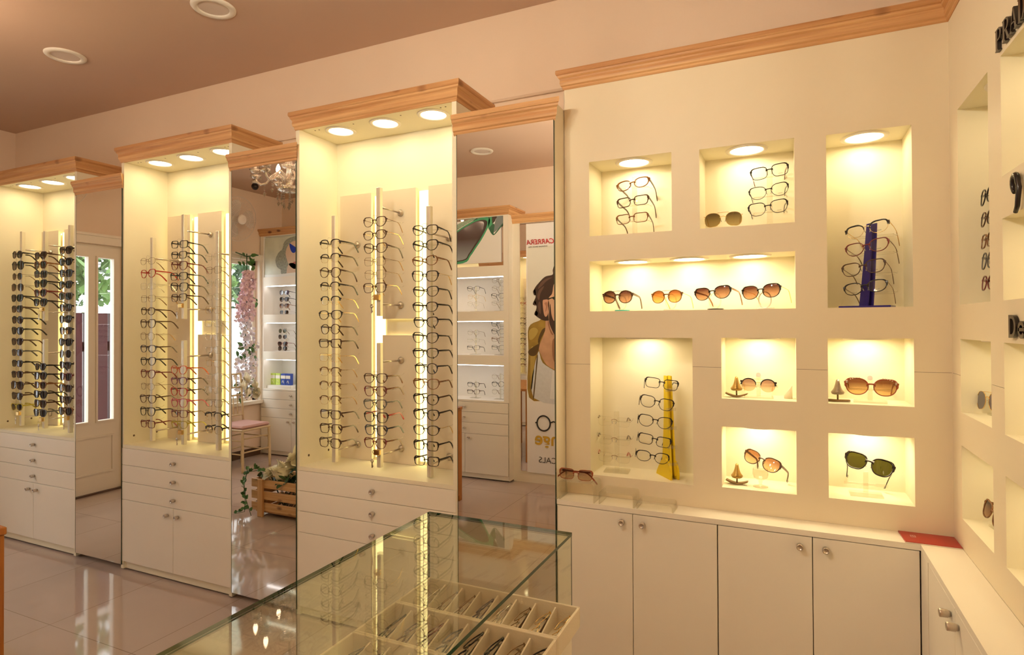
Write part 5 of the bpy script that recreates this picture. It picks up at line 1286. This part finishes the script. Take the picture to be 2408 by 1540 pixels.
for k in range(60):
    z = random.choice([random.uniform(-.05, .08), random.uniform(-1.0, -.85), random.uniform(-1.42, -1.2), random.uniform(-1.4, 0)]); leaf(m, (random.uniform(-.04, .05), random.uniform(-.11, .11), z), rd() + Vector((.3, 0, -.4)), (1, 0, .2), .075, .04)
o = m.build('leaf', VINE, gl); o['kind'] = 'stuff'
for i, (y, z) in enumerate(((-.06, .80), (-.12, .72), (-.20, .79), (-.22, .70), (-.10, .87))):
    o = bpy.data.objects.new('rose', RM); COL.objects.link(o); o.location = (-5.10, y, z); o.rotation_euler = (0, RAD(80), random.uniform(0, 6)); o.scale = (1.3,) * 3
    tag(o, 'cream rose at the foot of the window garland, %s of the five' % ['nearest the chair', 'second', 'third', 'lowest', 'highest'][i], 'flower', 'roses at the foot of the garland')

# ------------------------------------------------------------------ outdoors
struct(box('ground_outside', pmat('concrete_outside', (.55, .52, .48), .9, var=.15), (-16, XL - T - .001, -9, 9, -.15, -.05)))
struct(box('wall_outside', pmat('white_boundary', (.80, .80, .80), .8, var=.05), (-7.3, -7.15, -8, .02, -.05, 1.66)))
GT = pmat('maroon_gate', (.055, .008, .012), .45, var=.2, vscale=10)
g = empty('gate', (-6.6, .55, -.05), (0, 0, 0), 'maroon boarded gate outside the glazed door', 'gate')
for k in range(9):
    y = -.52 + k * .125; box('gate_board', GT, (-.02, .02, y, y + .105, .06, 1.60), g, .003)
box('gate_rail', pm('gate_white', (.85, .85, .84)), (-.03, .03, -.54, .62, 1.605, 1.67), g)
box('gate_rail', GT, (-.034, -.0205, -.54, .62, .25, .35), g); box('gate_rail', GT, (-.034, -.0205, -.54, .62, 1.2, 1.3), g)
LF = [pmat('leaf_bright', (.12, .21, .06), .5, var=.6, vscale=4), pmat('leaf_deep', (.045, .10, .035), .5, var=.6, vscale=4)]
TR = pmat('bark', (.12, .08, .05), .9)
for i, (x, y, h, r, n, mt, lb) in enumerate(((-9.2, -.2, 2.5, 1.1, 2300, 0, 'bright leafy tree behind the maroon gate, seen through the door'), (-9.9, -4.4, 2.9, 1.5, 2300, 1, 'dark leafy tree behind the white boundary wall'), (-11.4, 1.8, 2.6, 1.3, 1600, 1, 'leafy tree farther back behind the gate'), (-8.6, -2.05, 2.2, .7, 1300, 0, 'small bright tree over the white boundary wall'))):
    t = empty('tree', (x, y, -.05), (0, 0, 0), lb, 'tree', 'trees outside the shop')
    m = MB(); m.tube([(0, 0, 0), (.03, .02, h * .5), (0, 0, h)], [.09, .07, .04], 8); m.build('trunk', TR, t); m = MB()
    for k in range(n):
        d = rd().normalized() * r * random.random() ** .4; d.z *= .85
        leaf(m, d + Vector((0, 0, h)), rd(), (random.random(), random.random(), 1), .17, .085)
    o = m.build('foliage', LF[mt], t); o['kind'] = 'stuff'

# ------------------------------------------------------------------ world, light, camera
w = bpy.data.worlds.new('World'); sc.world = w; w.use_nodes = True
bg = w.node_tree.nodes['Background']; bg.inputs[0].default_value = (.93, .95, 1, 1); bg.inputs[1].default_value = 5.2
for (y0, y1, z0, z1) in ((WIN[0], WIN[1], WIN[2], WIN[3]), (1.1, 2.0, .6, 2.0)):
    l = bpy.data.lights.new('daylight_portal', 'AREA'); l.shape = 'RECTANGLE'; l.size = z1 - z0; l.size_y = y1 - y0; l.cycles.is_portal = True
    o = bpy.data.objects.new('daylight_portal', l); COL.objects.link(o); o.location = (XL - T - .01, (y0 + y1) / 2, (z0 + z1) / 2); o.rotation_euler = (0, RAD(-90), 0); o['kind'] = 'helper'
F, YAW, PIT, ROL = 1403.98, .431182, .00978934, -.0046368
cam = bpy.data.cameras.new('camera'); co = bpy.data.objects.new('camera', cam); COL.objects.link(co); sc.camera = co
cam.sensor_fit = 'HORIZONTAL'; cam.sensor_width = 36; cam.lens = F / 2408 * 36; cam.shift_y = -18.538 / 2408; cam.clip_start = .02
fw = Vector((-sin(YAW) * cos(PIT), cos(YAW) * cos(PIT), sin(PIT))); r0 = Vector((cos(YAW), sin(YAW), 0)); u0 = r0.cross(fw)
r1 = r0 * cos(ROL) + u0 * sin(ROL); u1 = -r0 * sin(ROL) + u0 * cos(ROL)
co.matrix_world = Matrix(((r1.x, u1.x, -fw.x, 0), (r1.y, u1.y, -fw.y, 0), (r1.z, u1.z, -fw.z, 1.4), (0, 0, 0, 1)))
vs = sc.view_settings; vs.view_transform = 'Standard'; vs.look = 'None'; vs.gamma = 1; vs.exposure = 0
cy = sc.cycles; cy.use_denoising = True; cy.max_bounces = 10; cy.diffuse_bounces = 5; cy.glossy_bounces = 6; cy.transparent_max_bounces = 24; cy.transmission_bounces = 6
cy.sample_clamp_indirect = 6; cy.caustics_reflective = False; cy.caustics_refractive = False
